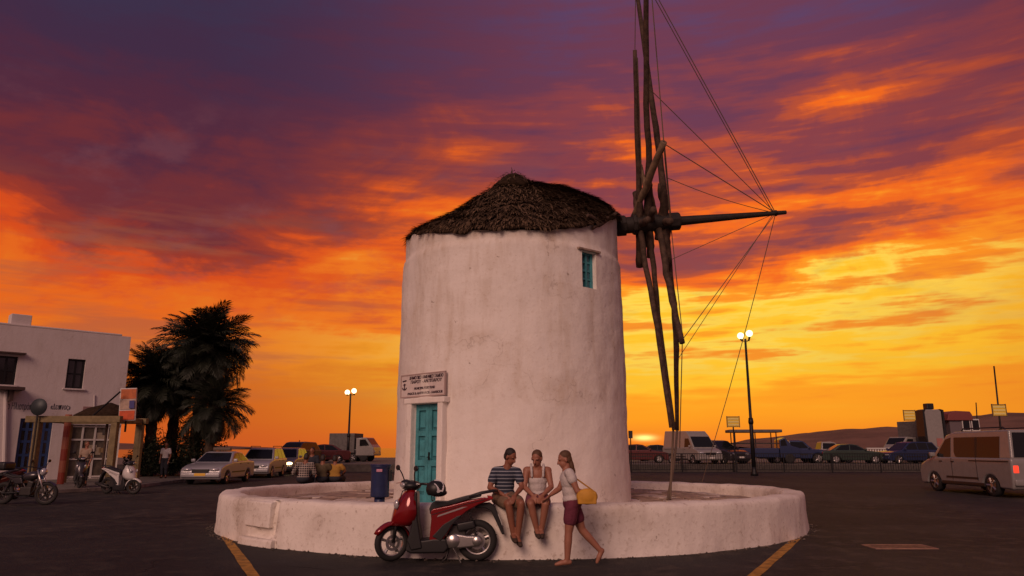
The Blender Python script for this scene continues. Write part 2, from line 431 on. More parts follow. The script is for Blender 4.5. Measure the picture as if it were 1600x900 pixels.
def lettering(name, txt, size, m, parent, loc, u, n, width=None, shear=0.0, align='LEFT'):
    """flat letters lying on a surface: u = reading direction, n = outward normal"""
    me = text_mesh(txt, size, shear, align=align)
    xs = [v.co.x for v in me.vertices] or [0, 1]
    sx = 1.0 if not width else width / (max(xs) - min(xs))
    u, n = Vector(u).normalized(), Vector(n).normalized(); w = n.cross(u)
    loc = Vector(loc)
    for v in me.vertices: v.co = loc + u * v.co.x * sx + w * v.co.y + n * (v.co.z + 0.006)
    me.materials.clear()
    return link_mesh(name, me, m, parent)
def remeshed(mb, voxel, it=3, name='body'):
    o = mb.build('tmp', None)
    r = o.modifiers.new('r', 'REMESH'); r.mode = 'VOXEL'; r.voxel_size = voxel
    sm = o.modifiers.new('s', 'SMOOTH'); sm.iterations = it; sm.factor = 0.5
    dg = bpy.context.evaluated_depsgraph_get()
    me = bpy.data.meshes.new_from_object(o.evaluated_get(dg)); me.name = name
    old = o.data; bpy.data.objects.remove(o); bpy.data.meshes.remove(old)
    return me

# ------------------------------------------------------------------ ground, water, hills
MCX, MCY = 0.0, 17.74             # centre of mill and ring wall
g = MB(); g.add([(-140, -30, 0), (140, -30, 0), (140, 53, 0), (-140, 53, 0)], [(0, 1, 2, 3)])
struct('road', g, M_ASPH)
q = MB(); q.box((40, 73.2, -0.30), (240, 40.4, 1.5))
struct('quay', q, M_PAVE)
w = MB(); w.add([(-9000, 60, -1.0), (9000, 60, -1.0), (9000, 9000, -1.0), (-9000, 9000, -1.0)], [(0, 1, 2, 3)])
struct('water', w, mat('sea_water', (.02, .03, .04), 0.12, bump=0.35, bscale=0.6))
gl = MB(); gl.add([(-9000, -3000, -1.4), (9000, -3000, -1.4), (9000, 9500, -1.4), (-9000, 9500, -1.4)], [(0, 1, 2, 3)])
struct('ground', gl, mat('far_ground', (.12, .10, .08), 0.95, var=0.3, vscale=0.02))
def hill_line(pts, Y, depth, name, m, seed):
    mb = MB(); nx = 120; ny = 8
    vs = []
    for i in range(nx + 1):
        f = i / nx; px = pts[0][0] + (pts[-1][0] - pts[0][0]) * f
        for (xa, ya), (xb, yb) in zip(pts, pts[1:]):
            if xa <= px <= xb: py = ya + (yb - ya) * (px - xa) / (xb - xa)
        top = at(px, py, Y)
        h = max(0.3, top.z + 1.0) + mnoise.noise(Vector((i * .25, seed, 0))) * 1.2 + mnoise.noise(Vector((i * .9, seed, 4))) * 0.5
        for j in range(ny + 1):
            g_ = j / ny; e = math.sin(g_ * math.pi)
            vs.append((top.x, Y + (g_ - 0.5) * depth, -1.2 + h * e ** 0.8 + e * mnoise.noise(Vector((i * .3, j * .7, seed))) * 1.5))
    fs = [(i * (ny + 1) + j, (i + 1) * (ny + 1) + j, (i + 1) * (ny + 1) + j + 1, i * (ny + 1) + j + 1) for i in range(nx) for j in range(ny)]
    mb.add(vs, fs); return struct(name, mb, m, True)
M_HILL = mat('dry_hill', (.20, .105, .072), 0.95, var=0.4, vscale=0.02, bump=0.3, bscale=0.3)
hill_line([(1120, 697), (1200, 684), (1280, 674), (1370, 667), (1420, 668), (1500, 652), (1560, 645), (1640, 648), (1900, 640), (2400, 690)], 900, 380, 'hill', M_HILL, 2.0)
hill_line([(-700, 698), (-300, 676), (100, 690), (330, 696), (420, 699)], 1600, 380, 'hill', M_HILL, 5.0)

# painted edge lines
def road_line(a, b, w_, name):
    a, b = ground(*a), ground(*b); d = (b - a).normalized(); n = Vector((-d.y, d.x, 0)) * w_ / 2
    b = b + d * 3.5; mb = MB(); N = 24
    vs = []
    for i in range(N + 1):
        p = a + (b - a) * i / N
        j1, j2 = random.uniform(-.008, .008), random.uniform(-.008, .008)
        vs += [(p.x + n.x + j1, p.y + n.y, .004), (p.x - n.x + j2, p.y - n.y, .004)]
    mb.add(vs, [(2 * i, 2 * i + 1, 2 * i + 3, 2 * i + 2) for i in range(N)])
    return struct(name, mb, M_YELLOW)
road_line((352, 838), (396, 900), 0.15, 'road_marking')
road_line((1247, 840), (1178, 900), 0.15, 'road_marking')

# pavement with kerb before the white house on the left
pv = MB()
poly = [(-60, 18.0), (-17.5, 26.0), (-15.3, 30.0), (-15.9, 36.0), (-15.0, 45.0), (-12.5, 52.9), (-60, 52.9)]; NPV = len(poly)
pv.add([(x, y, 0.002) for x, y in poly] + [(x, y, .125) for x, y in poly], [tuple(range(NPV, 2 * NPV))] + [(i, (i + 1) % NPV, NPV + (i + 1) % NPV, NPV + i) for i in range(NPV)])
pave = struct('pavement', pv, M_PAVE)
for (ax, ay), (bx_, by_) in zip(poly[:5], poly[1:6]):
    a, b = Vector((ax, ay, 0)), Vector((bx_, by_, 0)); L = (b - a).length; n = max(1, int(L / 1.2))
    if ax < -30: a = a + (b - a) * 0.6; n = int(n * 0.4)
    ang = math.atan2(by_ - ay, bx_ - ax)
    for i in range(n):
        c = a + (b - a) * ((i + .5) / n)
        kb = MB().box((c.x + .07 * math.sin(ang), c.y - .07 * math.cos(ang), .068), ((b - a).length / n - .02, .15, .136), ang)
        kb.build('kerb_stone', M_KERB, pave, bevel=.012)

# ------------------------------------------------------------------ ring wall round the mill, with flagstone floor
RO, RT = 6.37, 0.46
FLOOR_Z = 0.43
def ring_top(th):                 # the parapet drops towards the harbour side
    return 0.69 - 0.072 * math.sin(-th) * -1 if False else 0.69 - 0.075 * math.sin(th)
ring = thing('ring_wall', 'low whitewashed round wall encircling the windmill', 'wall', (MCX, MCY, 0))
def ring_mesh():
    N = 540; vs, fs = [], []
    th_groove = math.atan2(-5.05, -4.0)
    prof = [(RO + .02, -.02), (RO + .015, .06), (RO + .01, .12), (RO + .005, .2), (RO, .35), (RO - .005, .5), (RO - .01, .62), (RO - .03, .665), (RO - .07, .69),
            (RO - .2, .70), (RO - RT + .07, .695), (RO - RT + .02, .67), (RO - RT, .6), (RO - RT, .45), (RO - RT, .30)]
    M = len(prof)
    for i in range(N):
        th = 2 * math.pi * i / N; dz = ring_top(th) - 0.69
        for j, (r, z) in enumerate(prof):
            p = Vector((r * math.cos(th), r * math.sin(th), z + (dz if z > .4 else 0)))
            q_ = p * 1.3
            d = mnoise.noise(q_) * .035 + mnoise.noise(p * 4.0) * .014 + mnoise.noise(p * 11.0) * .007
            rr = r + d * (1 if j < 9 else .6) * (1.3 if z < .15 else 1)
            dth = (th - th_groove + math.pi) % (2 * math.pi) - math.pi
            if abs(dth) < .008 and j < 8 and z > .15: rr -= .12
            if -.24 < dth < -.008 and z < .22: rr -= .0
            if -.09 < dth < -.008 and .12 < z < .3: rr -= .10
            vs.append((rr * math.cos(th), rr * math.sin(th), p.z + (mnoise.noise(p * 2.2) * .022 if j > 5 else 0)))
    for i in range(N):
        for j in range(M - 1):
            a, b = i * M, ((i + 1) % N) * M
            fs.append((a + j, b + j, b + j + 1, a + j + 1))
    return MB().add(vs, fs)
ring_mesh().build('parapet', M_RING, ring, True)
# square hole in the far parapet, framed; its inner shade is put in as a dark block
hp = on_plane(551, 771, Vector((0, MCY + 5.4, 0)), Vector((0, 1, 0)))
thn = math.atan2(hp.y - MCY, hp.x); rn = RO - RT
nb = MB(); cx, cy = (rn + .05) * math.cos(thn), (rn + .05) * math.sin(thn)
nb.box((cx, cy, .47), (.16, .34, .22), thn)
nb.build('niche_shade', mat('niche_shade_tone', (.03, .025, .022), 0.9), ring)
nf = MB()
for dz, dy, sz, sy in ((.12, 0, .03, .40), (-.12, 0, .03, .40), (0, .185, .27, .03), (0, -.185, .27, .03)):
    v = Matrix.Rotation(thn, 3, 'Z') @ Vector((rn - .032, dy, 0)); nf.box((v.x, v.y, .47 + dz), (.05, sy, sz), thn)
nf.build('niche_frame', M_RING, ring)
# floor slab with stones
fl = MB(); N = 128
for i in range(N):
    th = 2 * math.pi * i / N
    fl.v.append(((RO - RT + .03) * math.cos(th), (RO - RT + .03) * math.sin(th), FLOOR_Z - .02))
fl.f.append(tuple(range(N)))
floor = fl.build('floor_bed', M_RING, ring)
rings = [2.95, 3.5, 4.1, 4.75, 5.35, 5.86]
cnt = 0
for k_, (ra, rb) in enumerate(zip(rings, rings[1:])):
    n = int(2 * math.pi * (ra + rb) / 2 / .72); off = random.random()
    for i in range(n):
        t0, t1 = 2 * math.pi * (i + off) / n, 2 * math.pi * (i + 1 + off) / n
        tm = (t0 + t1) / 2
        if -2.65 < tm % (2 * math.pi) - 2 * math.pi < -.5 and ra < 5.0 and abs(math.cos(tm)) < .75 and math.sin(tm) < 0: pass
        g_ = .035; rm = (ra + rb) / 2
        pts = []
        corners = [(t0, ra), ((t0 + t1) / 2, ra), (t1, ra), (t1, rb), ((t0 + t1) / 2, rb), (t0, rb)]
        for tt, rr in corners:
            tt = tm + (tt - tm) * (1 - .09) + random.uniform(-.035, .035) * (3.5 / rr)
            rr = rm + (rr - rm) * (1 - .11) + random.uniform(-.06, .06)
            pts.append((rr * math.cos(tt), rr * math.sin(tt)))
        c_ = (sum(p[0] for p in pts) / 6, sum(p[1] for p in pts) / 6)
        h = random.uniform(.012, .04)
        mb = MB()
        mb.add([(x - c_[0], y - c_[1], -.03) for x, y in pts] + [((x - c_[0]) * .95, (y - c_[1]) * .95, h) for x, y in pts],
               [tuple(range(6, 12))] + [(i2, (i2 + 1) % 6, 6 + (i2 + 1) % 6, 6 + i2) for i2 in range(6)])
        o = mb.build('flagstone', random.choice((M_STONE, M_STONE2, M_STONE)), ring); o.location = (c_[0], c_[1], FLOOR_Z - .02); cnt += 1
# lighter plaster block and low curb where the wall was opened once
def polar_block(px0, px1, z0, z1, ro, ri, name, m, py=840):
    ts = []
    for px in (px0, px1):
        d = ray(px, py); d2 = Vector((d.x, d.y)); d2.normalize()
        b = -d2.dot(Vector((0, MCY))); c = MCY ** 2 - ro ** 2; s_ = -b - math.sqrt(max(0, b * b - c)); p = d2 * s_
        ts.append(math.atan2(p.y - MCY, p.x))
    mb = MB(); n = 10; vs = []
    for i in range(n + 1):
        th = ts[0] + (ts[1] - ts[0]) * i / n
        for r, z in ((ro, z0), (ro - .012, z1 - .02), (ro - .04, z1), (ri, z1), (ri, z0)):
            r += mnoise.noise(Vector((th * 9, z * 3, r))) * .02
            vs.append((r * math.cos(th), r * math.sin(th), z))
    fs = [(i * 5 + j, (i + 1) * 5 + j, (i + 1) * 5 + (j + 1) % 5, i * 5 + (j + 1) % 5) for i in range(n) for j in range(5)] + [tuple(range(5)), tuple(range(n * 5 + 4, n * 5 - 1, -1))]
    mb.add(vs, fs); return mb.build(name, m, ring, False, .015)
polar_block(380, 419, .30, .715, RO + .035, RO - .3, 'plaster_block', M_RING)
polar_block(371, 422, .0, .13, RO + .15, RO - .1, 'curb', M_RING)

# ------------------------------------------------------------------ the windmill
mill = thing('windmill', 'round whitewashed stone windmill with thatched cone roof and bare wooden spars', 'windmill', (MCX, MCY, 0))
def mill_r(z):
    r = 2.735 + (2.665 - 2.735) * max(0, min(1, (z - .3) / 5.6))
    return r - .055 * max(0, min(1, (z - 5.93) / .06))
def wall_hit(px, py, extra=0.0):
    d = ray(px, py); o = Vector((0, 0, CAM_H)); r = mill_r(3) + extra
    for _ in range(4):
        a = d.x ** 2 + d.y ** 2; b = -2 * d.y * MCY; c = MCY ** 2 - r * r
        s_ = (-b - math.sqrt(max(0, b * b - 4 * a * c))) / (2 * a); p = o + d * s_; r = mill_r(p.z) + extra
    return p
def ang(p): return math.atan2(p.y - MCY, p.x - MCX)
def eave_z(phi):
    right = max(0, math.cos(phi)); front = max(0, -math.sin(phi)); left = max(0, -math.cos(phi))
    back = max(0, math.sin(phi))
    return 6.22 * front ** 2 + 6.60 * left ** 2 + 6.55 * back ** 2 + 6.62 * right ** 2 + .60 * max(0, math.cos(phi)) ** 4 + .05 * mnoise.noise(Vector((phi * 2.3, 1.0, 0))) + .025 * mnoise.noise(Vector((phi * 9, 5.0, 0)))
def mill_wall():
    dA, dB = ang(wall_hit(647, 700)), ang(wall_hit(688, 700)); dZ0, dZ1 = FLOOR_Z + .05, wall_hit(668, 631).z
    wA, wB = ang(wall_hit(909, 420)), ang(wall_hit(931, 420)); wZ1, wZ0 = wall_hit(918, 393).z, wall_hit(920, 450).z
    N = 300
    angs = [-math.pi + 2 * math.pi * i / N for i in range(N)]
    def snap(lst, v):
        i = min(range(len(lst)), key=lambda q: abs(lst[q] - v)); lst[i] = v; return i
    iA, iB, jA, jB = snap(angs, dA), snap(angs, dB), snap(angs, wA), snap(angs, wB)
    zs = [.3 + i * .055 for i in range(126)]
    zA, zB, yA, yB = snap(zs, dZ0), snap(zs, dZ1), snap(zs, wZ0), snap(zs, wZ1)
    vs = []; M = len(zs)
    for th in angs:
        for z in zs:
            r = mill_r(z); p = Vector((r * math.cos(th), r * math.sin(th), z))
            r += mnoise.noise(p * .8) * .030 + mnoise.noise(p * 2.6) * .016 + mnoise.noise(p * 6) * .007
            # hair crack under the upper drum
            zc_ = 5.93 + .03 * mnoise.noise(Vector((th * 3, 0, 0)))
            if abs(z - zc_) < .03: r -= .012
            zz = z
            zz = min(z, eave_z(th) - .06)      # the wall rises to carry the axle on the right
            vs.append((r * math.cos(th), r * math.sin(th), zz))
    fs = []
    for i in range(N):
        i2 = (i + 1) % N
        for j in range(M - 1):
            if iA <= i < iB and zA <= j < zB: continue
            if jA <= i < jB and yA <= j < yB: continue
            fs.append((i * M + j, i2 * M + j, i2 * M + j + 1, i * M + j + 1))
    mb = MB().add(vs, fs)
    # reveals
    def reveal(a0, a1, z0, z1, dep):
        k0, k1 = mill_r((z0 + z1) / 2) + .012, mill_r((z0 + z1) / 2) - dep
        P = lambda a, r, z: (r * math.cos(a), r * math.sin(a), z)
        v = [P(a0, k0, z0), P(a1, k0, z0), P(a1, k0, z1), P(a0, k0, z1), P(a0, k1, z0), P(a1, k1, z0), P(a1, k1, z1), P(a0, k1, z1)]
        return MB().add(v, [(0, 1, 5, 4), (1, 2, 6, 5), (2, 3, 7, 6), (3, 0, 4, 7)])
    return mb, (dA, dB, dZ0, dZ1), (wA, wB, wZ0, wZ1), reveal
mb, DOOR, WIN, reveal = mill_wall()
mb.build('wall', M_WALL, mill, True)
def face_frame(a0, a1, z0, z1, dep):
    """origin, right, out of a flat opening set into the drum; returns (centre at bottom, u, n, width)"""
    am = (a0 + a1) / 2; r = mill_r((z0 + z1) / 2) * math.cos((a1 - a0) / 2)
    n = Vector((math.cos(am), math.sin(am), 0)); u = Vector((-math.sin(am), math.cos(am), 0))
    wdt = 2 * mill_r(z0) * math.sin((a1 - a0) / 2)
    return n * (r - dep), u, n, wdt, math.atan2(u.y, u.x)
def slab(parent, name, m, o, u, n, x, z, w_, h, t, y=0.0, rz=0.0, bevel=.006):
    c = o + u * x + n * y; return MB().box((c.x, c.y, z), (w_, t, h), rz).build(name, m, parent, bevel=bevel)
# door
o, u, n, dw, rz = face_frame(*DOOR, .06)
dz0, dz1 = DOOR[2], DOOR[3]; dh = dz1 - dz0
reveal(*DOOR, .22).build('door_reveal', M_WALL, mill)
door = MB().box((o.x - n.x * .03, o.y - n.y * .03, dz0 + dh / 2), (dw, .03, dh), rz).build('door', M_TURQD, mill)
lw = dw / 2 - .008
for s_ in (-1, 1):
    xc = s_ * dw / 4
    for x_, w_ in ((xc - lw / 2 + .045, .09), (xc + lw / 2 - .045, .09)):
        slab(door, 'stile', M_TURQ, o, u, n, x_, dz0 + dh / 2, w_, dh - .01, .04, .01, rz)
    for zf, hh in ((.045, .16), (.40, .12), (.70, .11), (.965, .12)):
        slab(door, 'rail', M_TURQ, o, u, n, xc, dz0 + dh * zf, lw - .18, hh, .036, .008, rz)
    for zf, hh in ((.22, .26), (.55, .2), (.835, .19)):
        slab(door, 'panel', M_TURQ, o, u, n, xc, dz0 + dh * zf, lw - .24, dh * hh * .8, .02, .0, rz)
c = o + u * .05 + n * .045
MB().box((c.x, c.y, dz0 + dh * .47), (.03, .02, .16), rz).build('lock_plate', M_IRON, door)
MB().tube([c + n * .01 + Vector((0, 0, dz0 + dh * .46)), c + n * .05 + Vector((0, 0, dz0 + dh * .46)), c + n * .05 + u * .08 + Vector((0, 0, dz0 + dh * .46))], .01, 6).build('handle', M_IRON, door)
# plaster door surround standing proud of the wall
o2, u2, n2, fw, rz2 = face_frame(DOOR[0], DOOR[1], dz0, dz1, .0)
for s_ in (-1, 1):
    c = o2 + u2 * s_ * (dw / 2 + .075) + n2 * .015
    MB().box((c.x, c.y, dz0 + (dh + .16) / 2 - .05), (.15, .20, dh + .16), rz2).build('door_jamb', M_WALL, mill, bevel=.02)
c = o2 + n2 * .022
MB().box((c.x, c.y, dz1 + .07), (dw + .44, .23, .12), rz2).build('door_lintel', M_WALL, mill, bevel=.02)
MB().box((c.x + n.x * .1, c.y + n.y * .1, dz0 - .03), (dw + .4, .42, .09), rz2).build('door_step', M_RING, mill, bevel=.02)
# shuttered window high on the right
o, u, n, ww, rz = face_frame(*WIN, .12)
wz0, wz1 = WIN[2], WIN[3]; wh = wz1 - wz0
reveal(*WIN, .2).build('window_reveal', M_WALL, mill)
win = MB().box((o.x - n.x * .04, o.y - n.y * .04, wz0 + wh / 2), (ww, .02, wh), rz).build('window', M_TURQD, mill)
for x_, w_ in ((-ww / 2 + .035, .07), (ww / 2 - .035, .07), (.02, .05)):
    slab(win, 'frame', M_TURQ, o, u, n, x_, wz0 + wh / 2, w_, wh - .002, .05, .0, rz)
for zf in (.03, .27, .5, .73, .97):
    slab(win, 'glazing_bar', M_TURQ, o, u, n, 0, wz0 + wh * zf, ww - .14, .045, .04, -.004, rz)
for i in range(4):
    for s_ in (-1, 1):
        slab(win, 'pane', mat('blue_pane', (.045, .15, .19), 0.25), o, u, n, s_ * ww / 4 + .0, wz0 + wh * (.15 + .235 * i), ww / 2 - .1, wh * .19, .012, -.014, rz, bevel=0)
c = mill_r(6) * n * 1.0
MB().box((c.x, c.y, wz1 + .035), (ww + .24, .22, .05), rz, R(4)).build('window_hood', M_STONE, mill, bevel=.01)

# thatched roof ---------------------------------------------------
def roof_pt(phi, t):
    r = (2.70 - .08 * max(0, -math.cos(phi)) ** 2) * t
    ze = eave_z(phi); za = 8.34
    bulge = (-.07 + .16 * max(0, math.cos(phi)) ** 2 + .05 * max(0, -math.sin(phi)) ** 2) * math.sin(math.pi * min(1, t ** 1.3)) + .50 * max(0, math.cos(phi)) ** 3 * t * t * (1 - t) * 2.2
    z = za + (ze - za) * t + bulge
    p = Vector((r * math.cos(phi), r * math.sin(phi), z))
    p.z += .045 * (1 - ((t * 8.0 + .25 * mnoise.noise(Vector((phi * 3, 7, 0)))) % 1.0)) + mnoise.noise(p * 1.7) * .09 + mnoise.noise(p * 4.5) * .055
    return p
rb_ = MB(); NP, NTt = 96, 26; vs = []
for i in range(NP):
    for j in range(NTt):
        vs.append(roof_pt(2 * math.pi * i / NP, .02 + .98 * j / (NTt - 1)) - Vector((0, 0, .04)))
fs = [(i * NTt + j, ((i + 1) % NP) * NTt + j, ((i + 1) % NP) * NTt + j + 1, i * NTt + j + 1) for i in range(NP) for j in range(NTt - 1)]
# soffit so that the roof has thickness
b0 = len(vs)
for i in range(NP):
    p = roof_pt(2 * math.pi * i / NP, 1.0); vs.append(p - Vector((0, 0, .10)))
    p2 = p * 1.0; p2.x *= .9; p2.y *= .9; vs.append(p2 - Vector((0, 0, .06)))
for i in range(NP):
    i2 = (i + 1) % NP
    fs += [(i * NTt + NTt - 1, i2 * NTt + NTt - 1, b0 + 2 * i2, b0 + 2 * i), (b0 + 2 * i, b0 + 2 * i2, b0 + 2 * i2 + 1, b0 + 2 * i + 1)]
roof = rb_.add(vs, fs).build('roof', M_THATCHB, mill, True)
st = MB(); rnd = random.Random(3)
def strand(phi, t, L, lift, w_, skew):
    p0 = roof_pt(phi, max(.02, t)); p1 = roof_pt(phi + skew * L / max(.4, 2.8 * t), min(1.0, t + L / 3.2))
    d = p1 - p0
    if t + L / 3.2 > 1.0: d = (roof_pt(phi, 1.0) - roof_pt(phi, .93)).normalized() * L * .5 + Vector((0, 0, -.2 * L))
    elif d.length > 0: d = d.normalized() * L
    up = Vector((math.cos(phi) * .5, math.sin(phi) * .5, .86))
    side = Vector((-math.sin(phi), math.cos(phi), 0)) * w_
    a = p0 - up * .015; m_ = p0 + d * .55 + up * (.012 + lift * .5); e = p0 + d + up * lift
    b = len(st.v)
    st.v += [tuple(a - side), tuple(a + side), tuple(m_ + side * .9), tuple(m_ - side * .9), tuple(e)]
    st.f += [(b, b + 1, b + 2, b + 3), (b + 3, b + 2, b + 4)]
for row in range(26):
    t_ = .05 + .93 * row / 25
    cntr = int(120 + 560 * t_)
    for i in range(cntr):
        phi = rnd.uniform(0, 2 * math.pi)
        strand(phi, min(.985, t_ + rnd.uniform(-.03, .03)), rnd.uniform(.16, .42), rnd.choice((.005, .015, .03, .06)) * rnd.uniform(.6, 1.5), rnd.uniform(.006, .02), rnd.gauss(0, .4))
for i in range(1500):
    strand(rnd.uniform(0, 2 * math.pi), rnd.uniform(.955, .995), rnd.choice((.12, .2, .28, .42)) * rnd.uniform(.7, 1.1), rnd.uniform(-.02, .09), rnd.uniform(.005, .014), rnd.gauss(0, .25))
tag(st.build('straw', M_THATCH, mill), kind='stuff')
cap = MB(); vs = []
cap.lathe([(.02, 8.44), (.11, 8.42), (.22, 8.35), (.34, 8.25), (.46, 8.13), (.60, 7.97)], n=18)
cap.v = [(x + .03 + mnoise.noise(Vector((x * 6, y * 6, z * 6))) * .06, y + mnoise.noise(Vector((y * 6, z * 6, x * 6))) * .06, z + mnoise.noise(Vector((z * 5, x * 5, y * 5))) * .05) for x, y, z in cap.v]
cap.build('roof_cap', M_THATCHB, mill, True)
tf = MB()
for i in range(240):
    a = rnd.uniform(0, 6.28); z = rnd.uniform(8.06, 8.46); r = .58 - (z - 8.06) * 1.15 + .05
    p = Vector((r * math.cos(a) + .03, r * math.sin(a), z)); d = Vector((math.cos(a) * .1, math.sin(a) * .1, -.10 + rnd.uniform(-.04, .12)))
    s_ = Vector((-math.sin(a), math.cos(a), 0)) * .012; tf.add([p - s_, p + s_, p + d * rnd.uniform(.6, 1.4)], [(0, 1, 2)])
tag(tf.build('cap_straw', M_THATCH, mill), kind='stuff')
MB().tube([(0, 0, 8.42), (.0, 0, 8.55), (-.02, 0, 8.62)], [.02, .012, .005], 6).build('finial_stick', M_WOOD, mill)
# rafters laid bare beside the axle
for (pa, pb, r_) in (((918, 336), (938, 347), .045), ((936, 352), (962, 334), .05), ((926, 357), (950, 340), .04)):
    a, b = wall_hit(*pa, .06), wall_hit(*pb, .05)
    MB().tube([a - mill.location, b - mill.location], r_, 7).build('rafter', M_WOOD, mill)

# axle, hub and spars ---------------------------------------------
AX0 = Vector((2.2, MCY, 7.01)); AXD = Vector((.9964, 0, .0847))
def axis(X): return AX0 + AXD * ((X - AX0.x) / AXD.x)
loc = Vector(mill.location)
def rel(p): return Vector(p) - loc
def rough_tube(pts, rads, n=9, amp=.12, sub=6):
    """a hewn pole: subdivided, slightly crooked"""
    P, Q = [], []
    for i in range(len(pts) - 1):
        for j in range(sub):
            f = j / sub; P.append(Vector(pts[i]).lerp(Vector(pts[i + 1]), f)); Q.append(rads[i] * (1 - f) + rads[i + 1] * f)
    P.append(Vector(pts[-1])); Q.append(rads[-1]); s0 = rnd.uniform(0, 99)
    for i in range(len(P)):
        e = math.sin(math.pi * i / (len(P) - 1))
        Q[i] *= .87; P[i] = P[i] + Vector((mnoise.noise(Vector((i * .5, s0, 0))), mnoise.noise(Vector((i * .5, s0, 9))), 0)) * Q[i] * .7 * e
        Q[i] *= 1 + amp * mnoise.noise(Vector((i * 1.3, s0, 3)))
    return MB().tube(P, Q, n)
ax = MB()
def axis_tube(X0, X1, r0, r1, n, name, m=M_TAR):
    return MB().tube([rel(axis(X0)), rel(axis((X0 + X1) / 2)), rel(axis(X1))], [r0, (r0 + r1) / 2, r1], n).build(name, m, mill, n > 10, bevel=.015)
axle = axis_tube(1.5, 4.22, .215, .205, 16, 'axle')
axis_tube(2.62, 2.85, .27, .27, 8, 'axle_collar')
axis_tube(3.03, 3.12, .27, .27, 8, 'axle_collar')
axis_tube(3.96, 4.20, .235, .235, 8, 'axle_collar')
axis_tube(4.14, 6.92, .125, .052, 10, 'bowsprit')
axis_tube(6.62, 6.68, .08, .08, 10, 'stay_ring', M_IRON)
def spar_pt(px, py, X):
    return on_plane(px, py, axis(X), AXD)
def spar(X, pts, rads, name='spar', m=M_WOOD, amp=.1, start=None):
    P = [start if start is not None else axis(X)] + [spar_pt(a, b, X) for a, b in pts]
    return rough_tube([rel(p) for p in P], rads, 9, amp).build(name, m, mill, True)
A = spar(3.22, [(999, 300), (992, 78)], [.10, .085, .055])
B = spar(3.45, [(1012, 200), (1009, -45)], [.11, .085, .07])
Cc = spar(3.82, [(1037, 300), (1022, 180), (994, -20)], [.12, .10, .085, .06])
E1 = spar(3.22, [(1007, 400), (1026, 510), (1049, 668)], [.09, .085, .075, .06])
E2 = spar(3.45, [(1019, 400), (1031, 510), (1053, 672)], [.09, .08, .07, .055])
G1 = spar(3.66, [(1035, 385), (1050, 470), (1066, 536)], [.09, .09, .09, .075])
G2 = spar(3.90, [(1043, 385), (1056, 520), (1058, 672)], [.11, .10, .085, .06])
# stub sockets around the hub
for X, pts, r_ in ((3.24, [(995, 300)], .16), (3.46, [(1012, 298)], .14), (3.82, [(1035, 287)], .16), (3.2, [(1000, 417)], .15), (3.45, [(1016, 402)], .13), (3.66, [(1028, 374)], .12), (3.82, [(1044, 412)], .13)):
    spar(X, pts, [r_, r_ * .8], 'spar_socket', M_WOOD, .15)
# spars that point towards and away from the viewer, sawn short
for X, ang_, L in ((3.24, 100, 1.5), (3.24, -80, 1.3), (3.46, 75, 1.1), (3.46, -110, 1.6), (3.82, 105, 1.2), (3.82, -75, 1.4)):
    up = Vector((-.0847, 0, .9964)); v = up * math.cos(R(ang_)) + Vector((0, -1, 0)) * math.sin(R(ang_))
    rough_tube([rel(axis(X)), rel(axis(X) + v * L * .6)], [.12, .09], 9).build('spar_socket', M_WOOD, mill, True)
# forked timber leaning across the spars
f0, f1 = spar_pt(990, 340, 3.12), spar_pt(1037, 222, 3.62)
rough_tube([rel(f0), rel(f0.lerp(f1, .5)), rel(f1)], [.10, .105, .09], 9).build('leaning_timber', M_WOODP, mill, True)
f2 = f0.lerp(f1, .42)
rough_tube([rel(f2), rel(spar_pt(1001, 258, 3.3))], [.07, .05], 8).build('leaning_timber', M_WOODP, mill, True)
f3 = spar_pt(1025, 340, 3.7)
rough_tube([rel(f0.lerp(f1, .55)), rel(spar_pt(1017, 300, 3.56)), rel(f3)], [.06, .06, .07], 8).build('leaning_timber', M_WOODP, mill, True)
# stays
def rope(a, b, r_=.012, sag=.0, name='stay_rope'):
    a, b = Vector(a), Vector(b); P = [a.lerp(b, i / 8) - Vector((0, 0, sag * math.sin(math.pi * i / 8))) for i in range(9)]
    return MB().tube([rel(p) for p in P], r_, 5).build(name, M_ROPE, mill)
tip = axis(6.65)
rope(tip, spar_pt(1024, -10, 3.82)); rope(tip + Vector((-.06, 0, 0)), spar_pt(1016, -15, 3.45), .010)
rope(tip, spar_pt(1016, 140, 3.5), .010); rope(tip, spar_pt(1040, 226, 3.7), .012); rope(tip, spar_pt(1043, 278, 3.86), .009, .08)
rope(tip, spar_pt(1050, 405, 3.9), .008); rope(tip, spar_pt(1067, 530, 3.68), .010)
rope(tip, Vector((5.15, 20.6, .70)), .010, .15); rope(tip + Vector((-.05, 0, 0)), spar_pt(1060, 560, 3.9), .008)
rope(spar_pt(1018, -10, 3.82), spar_pt(1037, 221, 3.62), .014); rope(spar_pt(1037, 220, 3.7), spar_pt(1048, 345, 3.9), .024)
rope(spar_pt(993, -10, 3.3), spar_pt(992, 80, 3.22), .010); rope(spar_pt(996, 90, 3.22), spar_pt(1003, 290, 3.24), .012)
rope(spar_pt(1049, 360, 3.92), spar_pt(1066, 520, 3.7), .012)
rope(spar_pt(1066, 535, 3.68), spar_pt(1062, 700, 3.68), .012, name='loose_rope')
lp = spar_pt(1058, 672, 3.9); gp = Vector((xat(1043, 17.2, 780), 17.2, FLOOR_Z + .03))
P = [lp, lp.lerp(gp, .3) + Vector((.03, 0, 0)), lp.lerp(gp, .6) + Vector((.02, 0, -.05)), gp]
MB().tube([rel(p) for p in P], .030, 6).build('loose_rope', M_ROPE, mill)
MB().tube([rel(spar_pt(1052, 672, 3.45)), rel(gp + Vector((.08, .1, 0)))], .026, 6).build('loose_rope', M_ROPE, mill)

